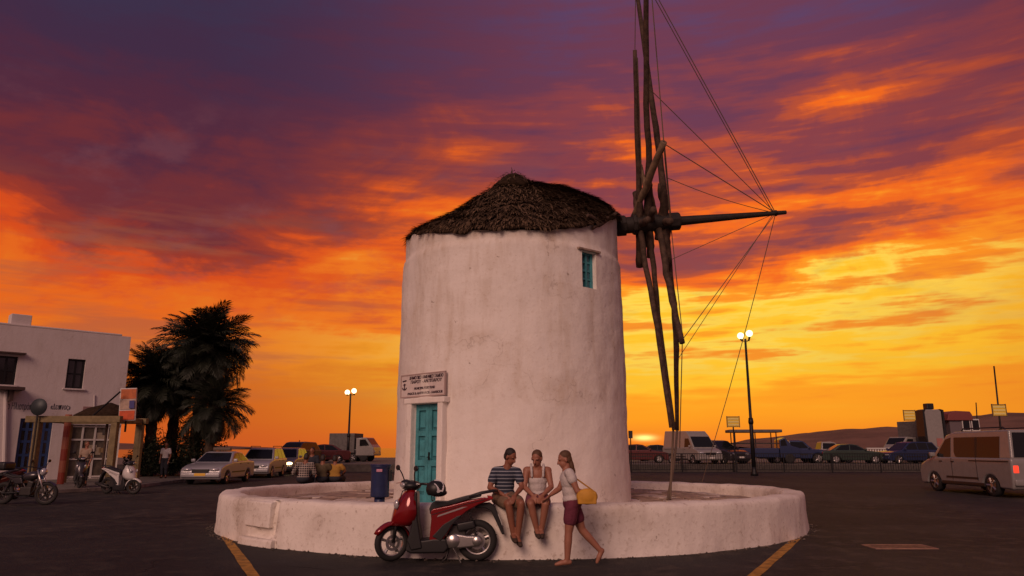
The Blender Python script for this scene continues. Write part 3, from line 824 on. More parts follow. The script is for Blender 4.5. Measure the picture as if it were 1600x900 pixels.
# notice board over the door
sA, sB = wall_hit(631, 600, .05), wall_hit(700, 600, .05)
u = (sB - sA); u.z = 0; sw = u.length; u.normalize(); nrm = Vector((u.y, -u.x, 0)); rz = math.atan2(u.y, u.x)
szt, szb = wall_hit(668, 582, .05).z, wall_hit(668, 619, .05).z
sc = (sA + sB) / 2 + nrm * .06; sc.z = (szt + szb) / 2; sh = szt - szb
board = thing('notice_board', 'pale rectangular notice board with dark lettering above the turquoise door', 'sign', (sc.x, sc.y, sc.z - sh / 2))
MB().box((0, 0, sh / 2), (sw, .03, sh), rz).build('panel', M_SIGN, board)
for s_ in (-1, 1):
    c = nrm * .004; MB().box((c.x, c.y, sh / 2 + s_ * (sh / 2 - .012)), (sw, .045, .025), rz).build('frame', mat('sign_frame', (.44, .33, .30), .6), board)
    c = u * s_ * (sw / 2 - .012) + nrm * .004; MB().box((c.x, c.y, sh / 2), (.025, .043, sh - .052), rz).build('frame', MATS['sign_frame'], board)
fo = nrm * .016
lettering('lettering', 'ΔΗΜΟΤΙΚΟ ΛΙΜΕΝΙΚΟ ΤΑΜΕΙΟ', .095, M_INK, board, fo + u * (-sw * .30) + Vector((0, 0, sh * .77)), u, nrm, sw * .76, .18)
lettering('lettering', 'ΠΑΡΟΥ - ΑΝΤΙΠΑΡΟΥ', .095, M_INK, board, fo + u * (-sw * .27) + Vector((0, 0, sh * .59)), u, nrm, sw * .70, .18)
lettering('lettering', 'MUNICIPAL PORT FUND', .075, M_INK, board, fo + u * (-sw * .18) + Vector((0, 0, sh * .32)), u, nrm, sw * .46)
lettering('lettering', 'PAROS & ANTIPAROS - HARBOUR', .075, M_INK, board, fo + u * (-sw * .33) + Vector((0, 0, sh * .11)), u, nrm, sw * .78)
em = MB(); ec = fo + u * (-sw * .41) + nrm * .006
def ep(x, z): return ec + u * x + Vector((0, 0, z))
em.tube([ep(0, sh * .36), ep(0, sh * .62)], .012, 6); em.tube([ep(-.07, sh * .44), ep(-.05, sh * .37), ep(0, sh * .35), ep(.05, sh * .37), ep(.07, sh * .44)], .012, 6)
em.tube([ep(-.045, sh * .57), ep(.045, sh * .57)], .010, 6); em.tube([ep(-.06, sh * .72), ep(.06, sh * .75)], .014, 6)
em.build('emblem', M_INK, board)

# loose stones and dirt swept against the foot of the ring wall
gv = MB(); rg = random.Random(11)
for i in range(420):
    th = rg.uniform(-math.pi * .97, -math.pi * .03); r = RO + .03 + abs(rg.gauss(0, .10)); s_ = rg.uniform(.008, .028)
    c_ = Vector((MCX + r * math.cos(th), MCY + r * math.sin(th), s_ * .4)); vs = []
    for d in ((1, 0, 0), (-1, 0, 0), (0, 1, 0), (0, -1, 0), (0, 0, 1), (0, 0, -1)):
        vs.append(c_ + Vector(d) * s_ * rg.uniform(.6, 1.3) * (.6 if d[2] else 1))
    gv.add(vs, [(0, 2, 4), (2, 1, 4), (1, 3, 4), (3, 0, 4), (2, 0, 5), (1, 2, 5), (3, 1, 5), (0, 3, 5)])
tag(gv.build('gravel', mat('loose_stone', (.20, .16, .13), .9, island=.7)), 'loose stones scattered along the foot of the ring wall', 'gravel', kind='stuff')
# ------------------------------------------------------------------ litter bin beside the mill
bp = Vector((xat(593, 15.0, 780), 15.0, FLOOR_Z + .02))
lb = thing('litter_bin', 'tall dark blue litter bin on a short post left of the mill door', 'bin', bp)
s_ = 15.0 / (FPX * 1.03)
MB().lathe([(.105, 0), (.105, .22)], n=18).build('post', M_BINBLUE, lb, True)
MB().lathe([(.10, .20), (.175, .21), (.18, .24), (.182, .74), (.19, .77), (.198, .775), (.20, .80), (.19, .82)], n=28).build('drum', M_BINBLUE, lb, True)
MB().lathe([(.205, .805), (.21, .82), (.205, .835), (.17, .84)], n=28).build('rim', M_BINBLUE, lb, True)
MB().box((.01, -.19, .72), (.115, .02, .055)).build('sticker', mat('pink_sticker', (.55, .25, .35), .5), lb, bevel=.008)
MB().box((.20, -.02, .62), (.06, .10, .22)).build('bracket', M_IRON, lb, bevel=.01)

# ------------------------------------------------------------------ drain grate in the road
dg = ground(1405, 855)
dr = thing('drain_grate', 'rectangular metal drain grate set in the asphalt at right', 'drain', (dg.x, dg.y, 0))
for s_ in (-1, 1):
    MB().box((0, s_ * .24, .006), (1.02, .05, .022)).build('frame', mat('rust_highlight_iron', (.30, .17, .12), .6, var=.4), dr, bevel=.004)  # rusty tone lightened so its colour carries the iron's reddish highlights
    MB().box((s_ * .485, 0, .0055), (.05, .43, .022)).build('frame', MATS['rust_highlight_iron'], dr, bevel=.004)
MB().box((0, 0, .0045), (.92, .43, .003)).build('pit_shade', mat('pit_shade_black', (.008, .008, .008), .9), dr)  # flat black sheet: the shade below the bars put in as colour
for i in range(13):
    MB().box((-.42 + i * .07, 0, .010), (.028, .426, .012)).build('bar', MATS['rust_highlight_iron'], dr)

# ------------------------------------------------------------------ two-wheelers
def wheel(parent, c, r, w_, rim_m, spokes=5, yaw=0.0, axis_y=True, disc=True):
    o = thing('wheel', '', '') if False else None
    t = MB(); prof = []
    for k in range(12):
        a = 2 * math.pi * k / 12; prof.append((r - w_ * .48 + w_ * .48 * math.cos(a), w_ * .5 * math.sin(a)))
    t.lathe(prof, n=32, axis='Y', closed=True)
    wo = t.build('wheel', M_RUBBER, parent, True); wo.location = c; wo.rotation_euler = (0, 0, yaw)
    rm = MB(); ri = r - w_ * .85
    rm.lathe([(ri + .012, -w_ * .3), (ri + .018, -w_ * .33), (ri - .014, -w_ * .28), (ri - .018, 0), (ri - .014, w_ * .28), (ri + .018, w_ * .33), (ri + .012, w_ * .3)], n=28, axis='Y')
    rm.f = [f for f in rm.f if len(f) == 4]
    for k in range(spokes):
        a = 2 * math.pi * k / spokes + .3; d = Vector((math.cos(a), 0, math.sin(a)))
        rm.tube([d * .03, d * ri * .55, d * (ri - .005)], [.026, .02, .028], 6)
    rm.lathe([(.045, -w_ * .42), (.05, -w_ * .3), (.05, w_ * .3), (.045, w_ * .42)], n=14, axis='Y')
    rm.build('rim', rim_m, wo)
    if disc:
        d_ = MB().lathe([(ri * .62, -w_ * .50), (ri * .62, -w_ * .46), (ri * .4, -w_ * .46), (ri * .4, -w_ * .50)], n=24, axis='Y', closed=True)
        d_.build('brake_disc', M_ALU, wo)
    return wo
def side_panel(parent, name, poly, y0, y1, m, bevel=.03, smooth=True):
    return MB().prism(poly, y0, y1).build(name, m, parent, smooth, bevel, 3)
def make_scooter(label, paint, loc, rz, name='scooter', helmet=None, steer=.55, group=None, rim=None):
    """local x runs from the front wheel (0) back to the rear wheel (1.24)"""
    t = thing(name, label, 'scooter', loc, rz, group); rim = rim or M_ALU
    wheel(t, (0, 0, .262), .262, .095, rim, 5, steer)
    wheel(t, (1.24, 0, .29), .29, .115, rim, 5)
    # front end
    fk = MB()
    for s_ in (-1, 1):
        fk.tube([(0 + s_ * .06 * math.sin(-steer), s_ * .065 * math.cos(steer), .262), (.07, s_ * .06, .52), (.12, s_ * .05, .62)], [.022, .026, .026], 8)
    fk.build('fork', M_BLACKP, t, True)
    fen = MB(); vs = []
    for i in range(13):
        a = R(18 + i * 12.5); rr = .285
        for j, (y, dr_) in enumerate(((-.075, -.035), (-.055, .0), (0, .014), (.055, .0), (.075, -.035))):
            p = Matrix.Rotation(steer, 3, 'Z') @ Vector((-(rr + dr_) * math.cos(a + .15) * (1.05 if i < 2 else 1), y * (1 - .4 * (i < 1)), (rr + dr_) * math.sin(a + .15)))
            vs.append(p + Vector((0, 0, .262)))
    fs = [(i * 5 + j, i * 5 + j + 1, (i + 1) * 5 + j + 1, (i + 1) * 5 + j) for i in range(12) for j in range(4)]
    fo_ = fen.add(vs, fs).build('front_fender', paint, t, True); sm = fo_.modifiers.new('s', 'SOLIDIFY'); sm.thickness = .008
    # front cowl: a full, rounded apron
    ap = MB(); rows = [(.50, -.03, .27, .14), (.58, -.02, .34, .19), (.68, .00, .37, .215), (.78, .03, .36, .21), (.88, .09, .345, .185), (.96, .16, .33, .15), (1.0, .21, .32, .12)]
    vs = []; K = 11
    for z, xf, xb, hw in rows:
        for k in range(K):
            a = math.pi * k / (K - 1); vs.append((xb - (xb - xf) * math.sin(a) ** .75, -hw * math.cos(a), z))
    fs = [(i * K + k, i * K + k + 1, (i + 1) * K + k + 1, (i + 1) * K + k) for i in range(len(rows) - 1) for k in range(K - 1)]
    fs += [tuple(range(K - 1, -1, -1)), tuple(range((len(rows) - 1) * K, len(rows) * K))]
    fs += [(i * K, (i + 1) * K, (i + 1) * K + K - 1, i * K + K - 1) for i in range(len(rows) - 1)]
    ap.add(vs, fs).build('front_cowl', paint, t, True)
    side_panel(t, 'leg_shield', [(.24, .30), (.30, .50), (.33, .98), (.37, .97), (.385, .6), (.44, .30), (.46, .2), (.3, .17)], -.19, .19, M_BLACKP, .02)
    for s_ in (-1, 1):
        MB().ell((.07, s_ * .135, .80), (.045, .03, .065), Matrix.Rotation(s_ * .5, 3, 'Z')).build('turn_signal', M_HEADL, t, True)
    MB().prism([(.02, .60), (.055, .585), (.10, .50), (.04, .52)], -.07, .07).build('grille', M_BLACKP, t)
    # floor and belly
    side_panel(t, 'floorboard', [(.22, .16), (.30, .125), (.78, .13), (.84, .20), (.80, .33), (.62, .335), (.46, .31), (.38, .33), (.26, .36)], -.17, .17, M_BLACKP, .03)
    # body under the seat
    side_panel(t, 'body_panel', [(.555, .30), (.58, .60), (.565, .70), (.60, .74), (.85, .79), (1.10, .855), (1.34, .90), (1.42, .885), (1.44, .86), (1.26, .80), (1.08, .70), (.93, .58), (.84, .44), (.76, .32)], -.165, .165, paint, .045)
    for s_ in (-1, 1):
        side_panel(t, 'lower_trim', [(.60, .36), (.75, .52), (.95, .64), (1.02, .655), (.88, .52), (.80, .40), (.72, .30)], s_ * .155, s_ * .178, M_BLACKP, .008)
    side_panel(t, 'seat', [(.56, .66), (.545, .74), (.575, .815), (.63, .84), (.80, .835), (.90, .865), (1.05, .905), (1.24, .945), (1.30, .94), (1.30, .91), (1.10, .86), (.86, .79), (.66, .745)], -.135, .135, M_SEAT, .04)
    gr = MB()
    for s_ in (-1, 1): gr.tube([(1.12, s_ * .13, .90), (1.30, s_ * .125, .955), (1.48, s_ * .09, .985), (1.53, 0, .985)], .017, 8)
    gr.build('grab_rail', M_BLACKP, t, True)
    MB().prism([(1.40, .845), (1.47, .87), (1.46, .91), (1.38, .925)], -.10, .10).build('tail_lamp', M_TAIL, t, True, .012)
    # rear fender and plate
    side_panel(t, 'rear_fender', [(1.24, .80), (1.42, .82), (1.50, .76), (1.60, .50), (1.635, .375), (1.60, .375), (1.54, .50), (1.44, .70), (1.36, .745), (1.2, .74)], -.07, .07, M_BLACKP, .012)
    pl = MB().box((1.575, 0, .58), (.006, .17, .16), 0, 0, R(-22)).build('number_plate', M_PLATE, t)
    # engine, belt case, shock, exhaust, stand
    side_panel(t, 'belt_case', [(.78, .25), (.80, .36), (.92, .40), (1.1, .37), (1.28, .37), (1.33, .30), (1.28, .22), (1.0, .19), (.84, .19)], -.15, -.08, M_ALU, .03)
    MB().lathe([(.085, -.165), (.095, -.15), (.095, -.12)], (.90, 0, .295), 20, 'Y').build('clutch_cover', M_ALU, t, True)
    MB().lathe([(.06, -.165), (.07, -.15), (.07, -.12)], (1.24, 0, .295), 20, 'Y').build('clutch_cover', M_ALU, t, True)
    side_panel(t, 'engine', [(.80, .24), (.84, .50), (1.02, .52), (1.08, .40), (1.06, .22)], -.08, .10, M_STEEL, .02)
    MB().box((1.08, -.10, .50), (.26, .07, .12), 0, 0, R(-10)).build('air_filter', M_BLACKP, t, True, .025)
    sh = MB()
    for i in range(9): sh.tube([(1.22 - i * .012, -.105, .36 + i * .045), (1.216 - i * .012, -.105, .375 + i * .045)], .032, 8)
    sh.tube([(1.24, -.105, .30), (1.10, -.105, .80)], .014, 6); sh.build('shock_absorber', M_STEEL, t)
    MB().tube([(.95, .12, .24), (1.1, .16, .24), (1.2, .175, .27), (1.6, .18, .37)], [.02, .025, .055, .05], 12).build('exhaust', M_STEEL, t, True)
    stn = MB()
    for s_ in (-1, 1): stn.tube([(.84, s_ * .09, .22), (.80, s_ * .13, .06), (.74, s_ * .14, .012)], .014, 6)
    stn.build('centre_stand', M_STEEL, t, True)
    MB().tube([(.90, -.14, .2), (.97, -.2, .1), (1.02, -.24, .012)], .012, 6).build('side_stand', M_STEEL, t)
    for s_ in (-1, 1):
        MB().tube([(.26, s_ * .10, 1.04), (.16, s_ * .20, .99), (.10, s_ * .16, .80), (.06, s_ * .09, .58)], .007, 5).build('cable', M_BLACKP, t)
        MB().prism([(.66, .625), (.68, .655), (1.02, .765), (1.10, .772), (1.0, .735)], s_ * .163, s_ * .1685).build('badge_strip', M_ALU, t)
        MB().tube([(.585, s_ * .166, .66), (.80, s_ * .168, .72), (1.05, s_ * .168, .80), (1.36, s_ * .166, .87)], .005, 5).build('panel_joint', M_BLACKP, t)
        MB().lathe([(.012, -.004), (.012, .004)], (.70, s_ * .17, .45), 8, 'Y').build('bolt', M_ALU, t)
    # handlebar
    rotm = Matrix.Rotation(steer, 3, 'Z'); hc = Vector((.24, 0, 1.06))
    def h(x, y, z): return hc + rotm @ Vector((x, y, z))
    hb = MB(); hb.ell(h(.02, 0, 0), (.15, .17, .075), rotm); hb.ell(h(-.06, 0, .03), (.08, .10, .06), rotm); hb.tube([h(.02, 0, -.12), h(.02, 0, .0)], .06, 10)
    hb.build('handlebar_cover', M_BLACKP, t, True)
    MB().ell(h(-.115, 0, .015), (.03, .075, .045), rotm).build('headlamp', M_HEADL, t, True)
    for s_ in (-1, 1):
        MB().tube([h(.05, s_ * .12, .02), h(.09, s_ * .24, .03), h(.12, s_ * .36, .03)], [.02, .018, .02], 8).build('grip', M_BLACKP, t, True)
        MB().tube([h(.02, s_ * .30, .03), h(-.03, s_ * .27, .03), h(-.05, s_ * .36, .02)], .008, 6).build('brake_lever', M_ALU, t)
        mr = MB().tube([h(.0, s_ * .17, .05), h(-.03, s_ * .21, .16), h(-.05, s_ * .27, .23)], .010, 6); mo = mr.build('mirror', M_BLACKP, t)
        MB().ell(h(-.055, s_ * .31, .25), (.02, .07, .042), rotm).build('mirror_glass', M_BLACKP, mo, True)
    return t
def make_helmet(label, loc, m_shell, m_flash):
    t = thing('helmet', label, 'helmet', loc)
    hm = MB(); hm.ell((0, 0, .0), (.145, .125, .13), n=22, m=14); hm.v = [(x, y, max(z, -.085 - .02 * x)) for x, y, z in hm.v]
    hm.build('shell', m_shell, t, True)
    fl_ = MB(); vs = []
    for i in range(10):
        a = R(-55 + i * 17)
        w0 = .028 + .02 * math.sin(i / 9 * math.pi)
        for q_ in (-1, 1):
            r = .7 + .28 * math.sin(i / 9 * math.pi) * .6
            x, z = .085 * math.cos(a) - .01 + q_ * w0 * math.cos(a), .085 * math.sin(a) + .02 + q_ * w0 * math.sin(a)
            yy = -.128 * math.sqrt(max(0.02, 1 - (x / .148) ** 2 - (z / .133) ** 2)) - .004
            vs.append((x, yy, z))
    fl_.add(vs, [(2 * i, 2 * i + 1, 2 * i + 3, 2 * i + 2) for i in range(9)]).build('flash', m_flash, t, True)
    MB().ell((.03, 0, -.045), (.132, .118, .06)).build('visor', M_GLASS, t, True)
    MB().tube([(-.05, -.1, -.08), (-.05, -.04, -.16), (-.03, .05, -.15), (-.04, .1, -.08)], .008, 5).build('chin_strap', M_BLACKP, t)
    return t
sc0 = ground(609, 879)
scoot = make_scooter('red scooter with black seat parked in front of the ring wall', M_REDP, (sc0.x, sc0.y + .1, 0), R(1.5))
SC = Vector((sc0.x, sc0.y + .1, 0))
make_helmet('black and white helmet hanging from the red scooter handlebar', SC + Vector((.655, -.26, 1.02)), M_BLACKP, mat('helmet_white', (.7, .68, .68), .35))

def make_motorbike(label, loc, rz, paint, name='motorbike', box=True):
    t = thing(name, label, 'motorbike', loc, rz)
    wheel(t, (0, 0, .32), .32, .10, M_STEEL, 6, .25); wheel(t, (1.36, 0, .32), .32, .13, M_STEEL, 6)
    fk = MB()
    for s_ in (-1, 1): fk.tube([(0, s_ * .09, .32), (.18, s_ * .09, .70), (.30, s_ * .09, .98)], [.03, .028, .024], 8)
    fk.build('fork', M_ALU, t, True)
    vs = []; 
    for i in range(9):
        a = R(40 + i * 13)
        for y in (-.06, 0, .06): vs.append((-.35 * math.cos(a), y, .32 + (.35 - abs(y) * .3) * math.sin(a)))
    MB().add(vs, [(i * 3 + j, i * 3 + j + 1, (i + 1) * 3 + j + 1, (i + 1) * 3 + j) for i in range(8) for j in range(2)]).build('front_fender', paint, t, True)
    MB().ell((.55, 0, .80), (.27, .13, .13), Matrix.Rotation(R(8), 3, 'Y')).build('fuel_tank', paint, t, True)
    side_panel(t, 'seat', [(.74, .76), (.80, .83), (1.05, .82), (1.38, .90), (1.42, .86), (1.05, .75)], -.12, .12, M_SEAT, .03)
    side_panel(t, 'side_cover', [(.72, .60), (.78, .76), (1.35, .86), (1.48, .86), (1.1, .70), (.95, .58)], -.11, .11, paint, .025)
    eng = MB(); eng.box((.60, 0, .38), (.36, .26, .24)); eng.box((.50, 0, .56), (.18, .20, .22), 0, 0, R(-15)); eng.build('engine', M_STEEL, t, bevel=.03)
    fr = MB()
    for s_ in (-1, 1):
        fr.tube([(.28, s_ * .03, .88), (.34, s_ * .09, .40), (.50, s_ * .12, .22), (.85, s_ * .12, .24), (.95, s_ * .1, .58), (.75, s_ * .06, .72), (.30, s_ * .03, .92)], .018, 6)
        fr.tube([(.90, s_ * .1, .34), (1.36, s_ * .1, .32)], .022, 6); fr.tube([(1.25, s_ * .11, .36), (1.10, s_ * .1, .72)], .028, 8)
    fr.build('frame', M_BLACKP, t)
    MB().tube([(.45, -.12, .48), (.50, -.15, .25), (.85, -.16, .24), (1.0, -.17, .30), (1.5, -.18, .42)], [.022, .022, .025, .05, .055], 10).build('exhaust', M_CHROME, t, True)
    hb = MB().tube([(.40, -.36, 1.08), (.34, -.22, 1.06), (.30, 0, 1.02), (.34, .22, 1.06), (.40, .36, 1.08)], .014, 8); hb.build('handlebar', M_BLACKP, t, True)
    MB().ell((.17, 0, .92), (.09, .10, .11)).build('headlamp', M_HEADL, t, True)
    for s_ in (-1, 1):
        mo = MB().tube([(.34, s_ * .26, 1.07), (.30, s_ * .30, 1.20)], .008, 5).build('mirror', M_BLACKP, t); MB().ell((.30, s_ * .33, 1.23), (.02, .065, .045)).build('mirror_glass', M_BLACKP, mo, True)
    side_panel(t, 'tail', [(1.36, .82), (1.56, .90), (1.60, .84), (1.66, .62), (1.62, .62), (1.52, .80)], -.06, .06, M_BLACKP, .012)
    MB().box((1.60, 0, .85), (.03, .12, .06)).build('tail_lamp', M_TAIL, t)
    if box:
        tb = MB(); tb.box((1.48, 0, 1.08), (.42, .44, .24)); bo = tb.build('top_box', M_BLACKP, t, True, .07, 3)
        MB().box((1.695, 0, 1.06), (.02, .36, .07)).build('reflector', M_TAIL, bo)
    return t
b0 = ground(70, 782)
bk = make_motorbike('dark motorbike with black top box by the left edge of the photo', (at(70, 782, 22.0).x + .02, 22.0, 0), R(172), M_DARKC)
make_scooter('maroon scooter half cut off by the left edge of the photo', M_REDC, (at(-42, 770, 23.3).x, 23.3, 0), R(65), steer=.1, rim=M_STEEL)
make_scooter('black scooter with pale leg shield parked under the ochre shelter', M_DARKC, (at(124, 756, 28.6).x, 28.6, .125), R(120), steer=.3, rim=M_STEEL)
make_scooter('white scooter parked nearest the ochre shelter front', M_WHITEP, (at(208, 770, 27.0).x, 27.0, 0), R(160), steer=.35, rim=M_STEEL)

# ------------------------------------------------------------------ people
def build_person(label, J, mats, voxel=.009, face=None, hair='short', cover=(), name='person', hands=True, sc_=1.0, extras=None, group=None):
    """J: joints in world space. One remeshed body; hair and clothes are children."""
    base = Vector((J['pel'][0], J['pel'][1], min(J['toL'][2], J['toR'][2]) - .02))
    t = thing(name, label, 'person', base, 0, group)
    V = {k_: Vector(v) - base for k_, v in J.items()}
    skin = mats['skin']; b = MB()
    fw = Vector(face).normalized(); up = (V['hea'] - V['nec']).normalized(); side = fw.cross(up).normalized(); fw = up.cross(side).normalized()
    rot = Matrix((side, fw, up)).transposed()
    H = V['hea']; hp_ = lambda x, y, z: H + side * x + fw * y + up * z
    # head
    b.ell(hp_(0, -.012, .03), (.073, .092, .088), rot); b.ell(hp_(0, .018, -.045), (.055, .068, .072), rot)
    b.ell(hp_(0, .052, -.088), (.026, .024, .022), rot); b.capsule(hp_(0, .085, .01), hp_(0, .102, -.03), .011, .017)
    for s_ in (-1, 1): b.ell(hp_(s_ * .076, -.005, -.005), (.012, .022, .032), rot); b.ell(hp_(s_ * .032, .074, .022), (.022, .012, .008), rot)
    b.capsule(hp_(0, -.02, -.07), V['nec'], .052, .058)
    # trunk
    ch, pe = V['che'], V['pel']; sd = (V['shR'] - V['shL']).normalized()
    tr = (ch - pe).normalized(); fr_ = sd.cross(tr).normalized(); rt = Matrix((sd, fr_, tr)).transposed()
    wm = mats.get('w', 1.0)
    b.ell(ch, (.155 * wm, .105, .17), rt); b.ell(ch.lerp(pe, .5), (.135 * wm, .10, .17), rt); b.ell(pe, (.165 * wm, .12, .12), rt)
    b.capsule(V['nec'], ch, .06, .10)
    for s in 'LR':
        sh, el, wr, hi, kn, an, to = (V[q + s] for q in ('sh', 'el', 'wr', 'hi', 'kn', 'an', 'to'))
        b.capsule(V['nec'].lerp(ch, .35), sh, .055, .062); b.capsule(sh, sh.lerp(el, .5), .058, .048); b.capsule(sh.lerp(el, .5), el, .048, .040)
        b.capsule(el, el.lerp(wr, .4), .041, .040); b.capsule(el.lerp(wr, .4), wr, .040, .027)
        b.capsule(hi, hi.lerp(kn, .5), .095 * wm, .080); b.capsule(hi.lerp(kn, .5), kn, .080, .056)
        mid = kn.lerp(an, .33); back = ((an - to).cross(kn - an)).cross(kn - an)
        b.capsule(kn, mid, .056, .056); b.capsule(mid, an, .056, .036)
        heel = an - (to - an).normalized() * .035 + Vector((0, 0, -.02)); b.capsule(heel, an.lerp(to, .45), .034, .036); b.capsule(an, an.lerp(to, .55), .036, .03); b.capsule(an.lerp(to, .5), to, .038, .022)
        d = (wr - el).normalized()
        if hands:
            hd = (d + Vector((0, 0, -.25))).normalized(); lat = hd.cross(fr_); lat = lat.normalized() if lat.length > .1 else sd
            palm = wr + hd * .055; pr = Matrix((lat, hd, lat.cross(hd))).transposed()
            b.ell(palm, (.042, .055, .018), pr)
            nrm_ = lat.cross(hd)
            for q_, (o_, L) in enumerate(((-.033, .062), (-.011, .075), (.011, .07), (.032, .055))):
                r0 = palm + hd * .045 + lat * o_; r1 = r0 + hd * L * .5 + nrm_ * -.006; r2 = r1 + (hd * .8 - nrm_ * .5) * L * .5
                b.capsule(r0, r1, .0095, .009, 8); b.capsule(r1, r2, .009, .0075, 8)
            ts = palm - lat * .035 - hd * .02; tm_ = ts - lat * .03 + hd * .025; b.capsule(ts, tm_, .013, .011, 8); b.capsule(tm_, tm_ + hd * .035 - lat * .005, .011, .009, 8)
        else: b.ell(wr + d * .06, (.035, .035, .06))
    link_mesh('body', remeshed(b, voxel, 2), skin, t, True)
    # face details
    for s_ in (-1, 1): MB().ell(hp_(s_ * .031, .080, .008), (.010, .006, .005), rot, 8, 6).build('eye', M_EYE, t, True)
    MB().ell(hp_(0, .088, -.058), (.018, .006, .004), rot, 8, 6).build('mouth', M_LIP, t, True)
    # hair
    hb_ = MB(); hb_.ell(hp_(0, -.028, .052), (.081, .092, .082), rot); hb_.ell(hp_(0, -.055, .0), (.078, .062, .085), rot)
    if hair == 'long': hb_.ell(hp_(0, -.075, -.09), (.07, .045, .11), rot); hb_.ell(hp_(0, -.085, -.17), (.05, .035, .07), rot)
    if hair == 'tail': hb_.ell(hp_(0, -.12, .04), (.03, .035, .035), rot); hb_.capsule(hp_(0, -.13, .03), hp_(0, -.15, -.12), .03, .018)
    link_mesh('hair', remeshed(hb_, max(voxel, .010), 2, 'hair'), mats['hair'], t, True)
    # clothes
    if 'shirt' in mats:
        s2 = MB(); g_ = .016
        s2.ell(ch + tr * (-.05 if mats.get('tank') else -.005), (.155 * wm + g_, .105 + g_, .115 if mats.get('tank') else .17), rt); s2.ell(ch.lerp(pe, .5), (.138 * wm + g_, .104 + g_, .18), rt); s2.ell(pe + tr * .05, (.158 * wm + g_, .118 + g_, .09), rt)
        for s in 'LR':
            sh, el = V['sh' + s], V['el' + s]
            if mats.get('tank'):
                q_ = 1 if s == 'R' else -1
                s2.tube([ch + tr * .02 + sd * q_ * .085 + fr_ * .10, ch + tr * .10 + sd * q_ * .088 + fr_ * .098, ch + tr * .165 + sd * q_ * .092 + fr_ * .065, ch + tr * .188 + sd * q_ * .095 + fr_ * .0, ch + tr * .13 + sd * q_ * .09 - fr_ * .09, ch + tr * .02 + sd * q_ * .085 - fr_ * .10], .021, 8)
            else:
                s2.capsule(V['nec'].lerp(ch, .45), sh, .056 + g_, .052 + g_); L = mats.get('sleeve', .55); s2.capsule(sh, sh.lerp(el, L), .052 + g_, .056 + g_)
                if L > .9: s2.capsule(el, el.lerp(V['wr' + s], L - 1.0), .05 + g_, .045 + g_)
        link_mesh(mats.get('top_name', 'shirt'), remeshed(s2, max(voxel, .010), 2, 'shirt'), mats['shirt'], t, True)
    if 'shorts' in mats:
        s3 = MB(); s3.ell(pe - tr * .01, (.165 * wm + .018, .138, .125), rt); L = mats.get('leg', .6)
        for s in 'LR':
            hi, kn = V['hi' + s], V['kn' + s]; s3.capsule(hi, hi.lerp(kn, min(1, L)), .108 * wm, .098)
            if L > 1: s3.capsule(kn, kn.lerp(V['an' + s], L - 1), .085, .065)
        link_mesh(mats.get('bottom_name', 'shorts'), remeshed(s3, max(voxel, .010), 2, 'shorts'), mats['shorts'], t, True)
    if 'shoes' in mats:
        for s in 'LR':
            an, to = V['an' + s], V['to' + s]; d = (to - an); d = d.normalized()
            s4 = MB(); h_ = an - d * .05 + Vector((0, 0, -.035)); s4.capsule(h_, an.lerp(to, .5) - Vector((0, 0, .02)), .040, .044); s4.capsule(an.lerp(to, .5) - Vector((0, 0, .02)), to + d * .02, .044, .032)
            link_mesh('shoe', remeshed(s4, .012, 1, 'shoe'), mats['shoes'], t, True)
    return t

def stripe_mat(name, a, b, freq, dark=None):
    m = bpy.data.materials.new(name); m.use_nodes = True; t = m.node_tree; k = NT(t); bs = t.nodes['Principled BSDF']; bs.inputs['Roughness'].default_value = .85
    tc = t.nodes.new('ShaderNodeTexCoord'); sp_ = t.nodes.new('ShaderNodeSeparateXYZ'); t.links.new(tc.outputs['Object'], sp_.inputs[0])
    w = k.m('SINE', k.m('MULTIPLY', sp_.outputs[2], freq)); col = k.mix(k.smooth(w, *((.45, .75) if dark else (.62, .85))), a, b)
    if dark:
        w2 = k.m('SINE', k.m('MULTIPLY', k.m('ADD', sp_.outputs[0], k.m('MULTIPLY', sp_.outputs[1], .3)), freq)); col = k.mix(k.m('MULTIPLY', k.smooth(w2, .35, .7), .7), col, dark)
    t.links.new(col, bs.inputs['Base Color']); return m
M_STRIPE = stripe_mat('striped_shirt', (.022, .028, .05), (.30, .33, .38), 118)
M_PLAID = stripe_mat('plaid_shirt', (.035, .028, .03), (.40, .34, .30), 95, (.42, .36, .32))
M_TANK = mat('white_top', (.62, .58, .56), .85, var=.15, bump=.9, bscale=14); M_PLUM = mat('plum_shorts', (.17, .045, .07), .85, var=.2, bump=.9, bscale=14); M_KHAKI = mat('khaki_shorts', (.20, .13, .08), .9, var=.25, bump=.9, bscale=14)
M_BURG = mat('burgundy_shorts', (.15, .025, .05), .85, var=.25, bump=.9, bscale=14); M_BAG = mat('yellow_bag', (.60, .30, .03), .7, var=.25); M_OLIVE = mat('olive_shirt', (.10, .075, .04), .9, var=.2)
M_MUST = mat('mustard_shirt', (.42, .23, .04), .9, var=.2); M_DENIM = mat('dark_denim', (.025, .028, .04), .9, var=.2); M_SHOE = mat('dark_sandal', (.05, .03, .02), .8)
WF = MCY - RO                      # front face of the ring wall
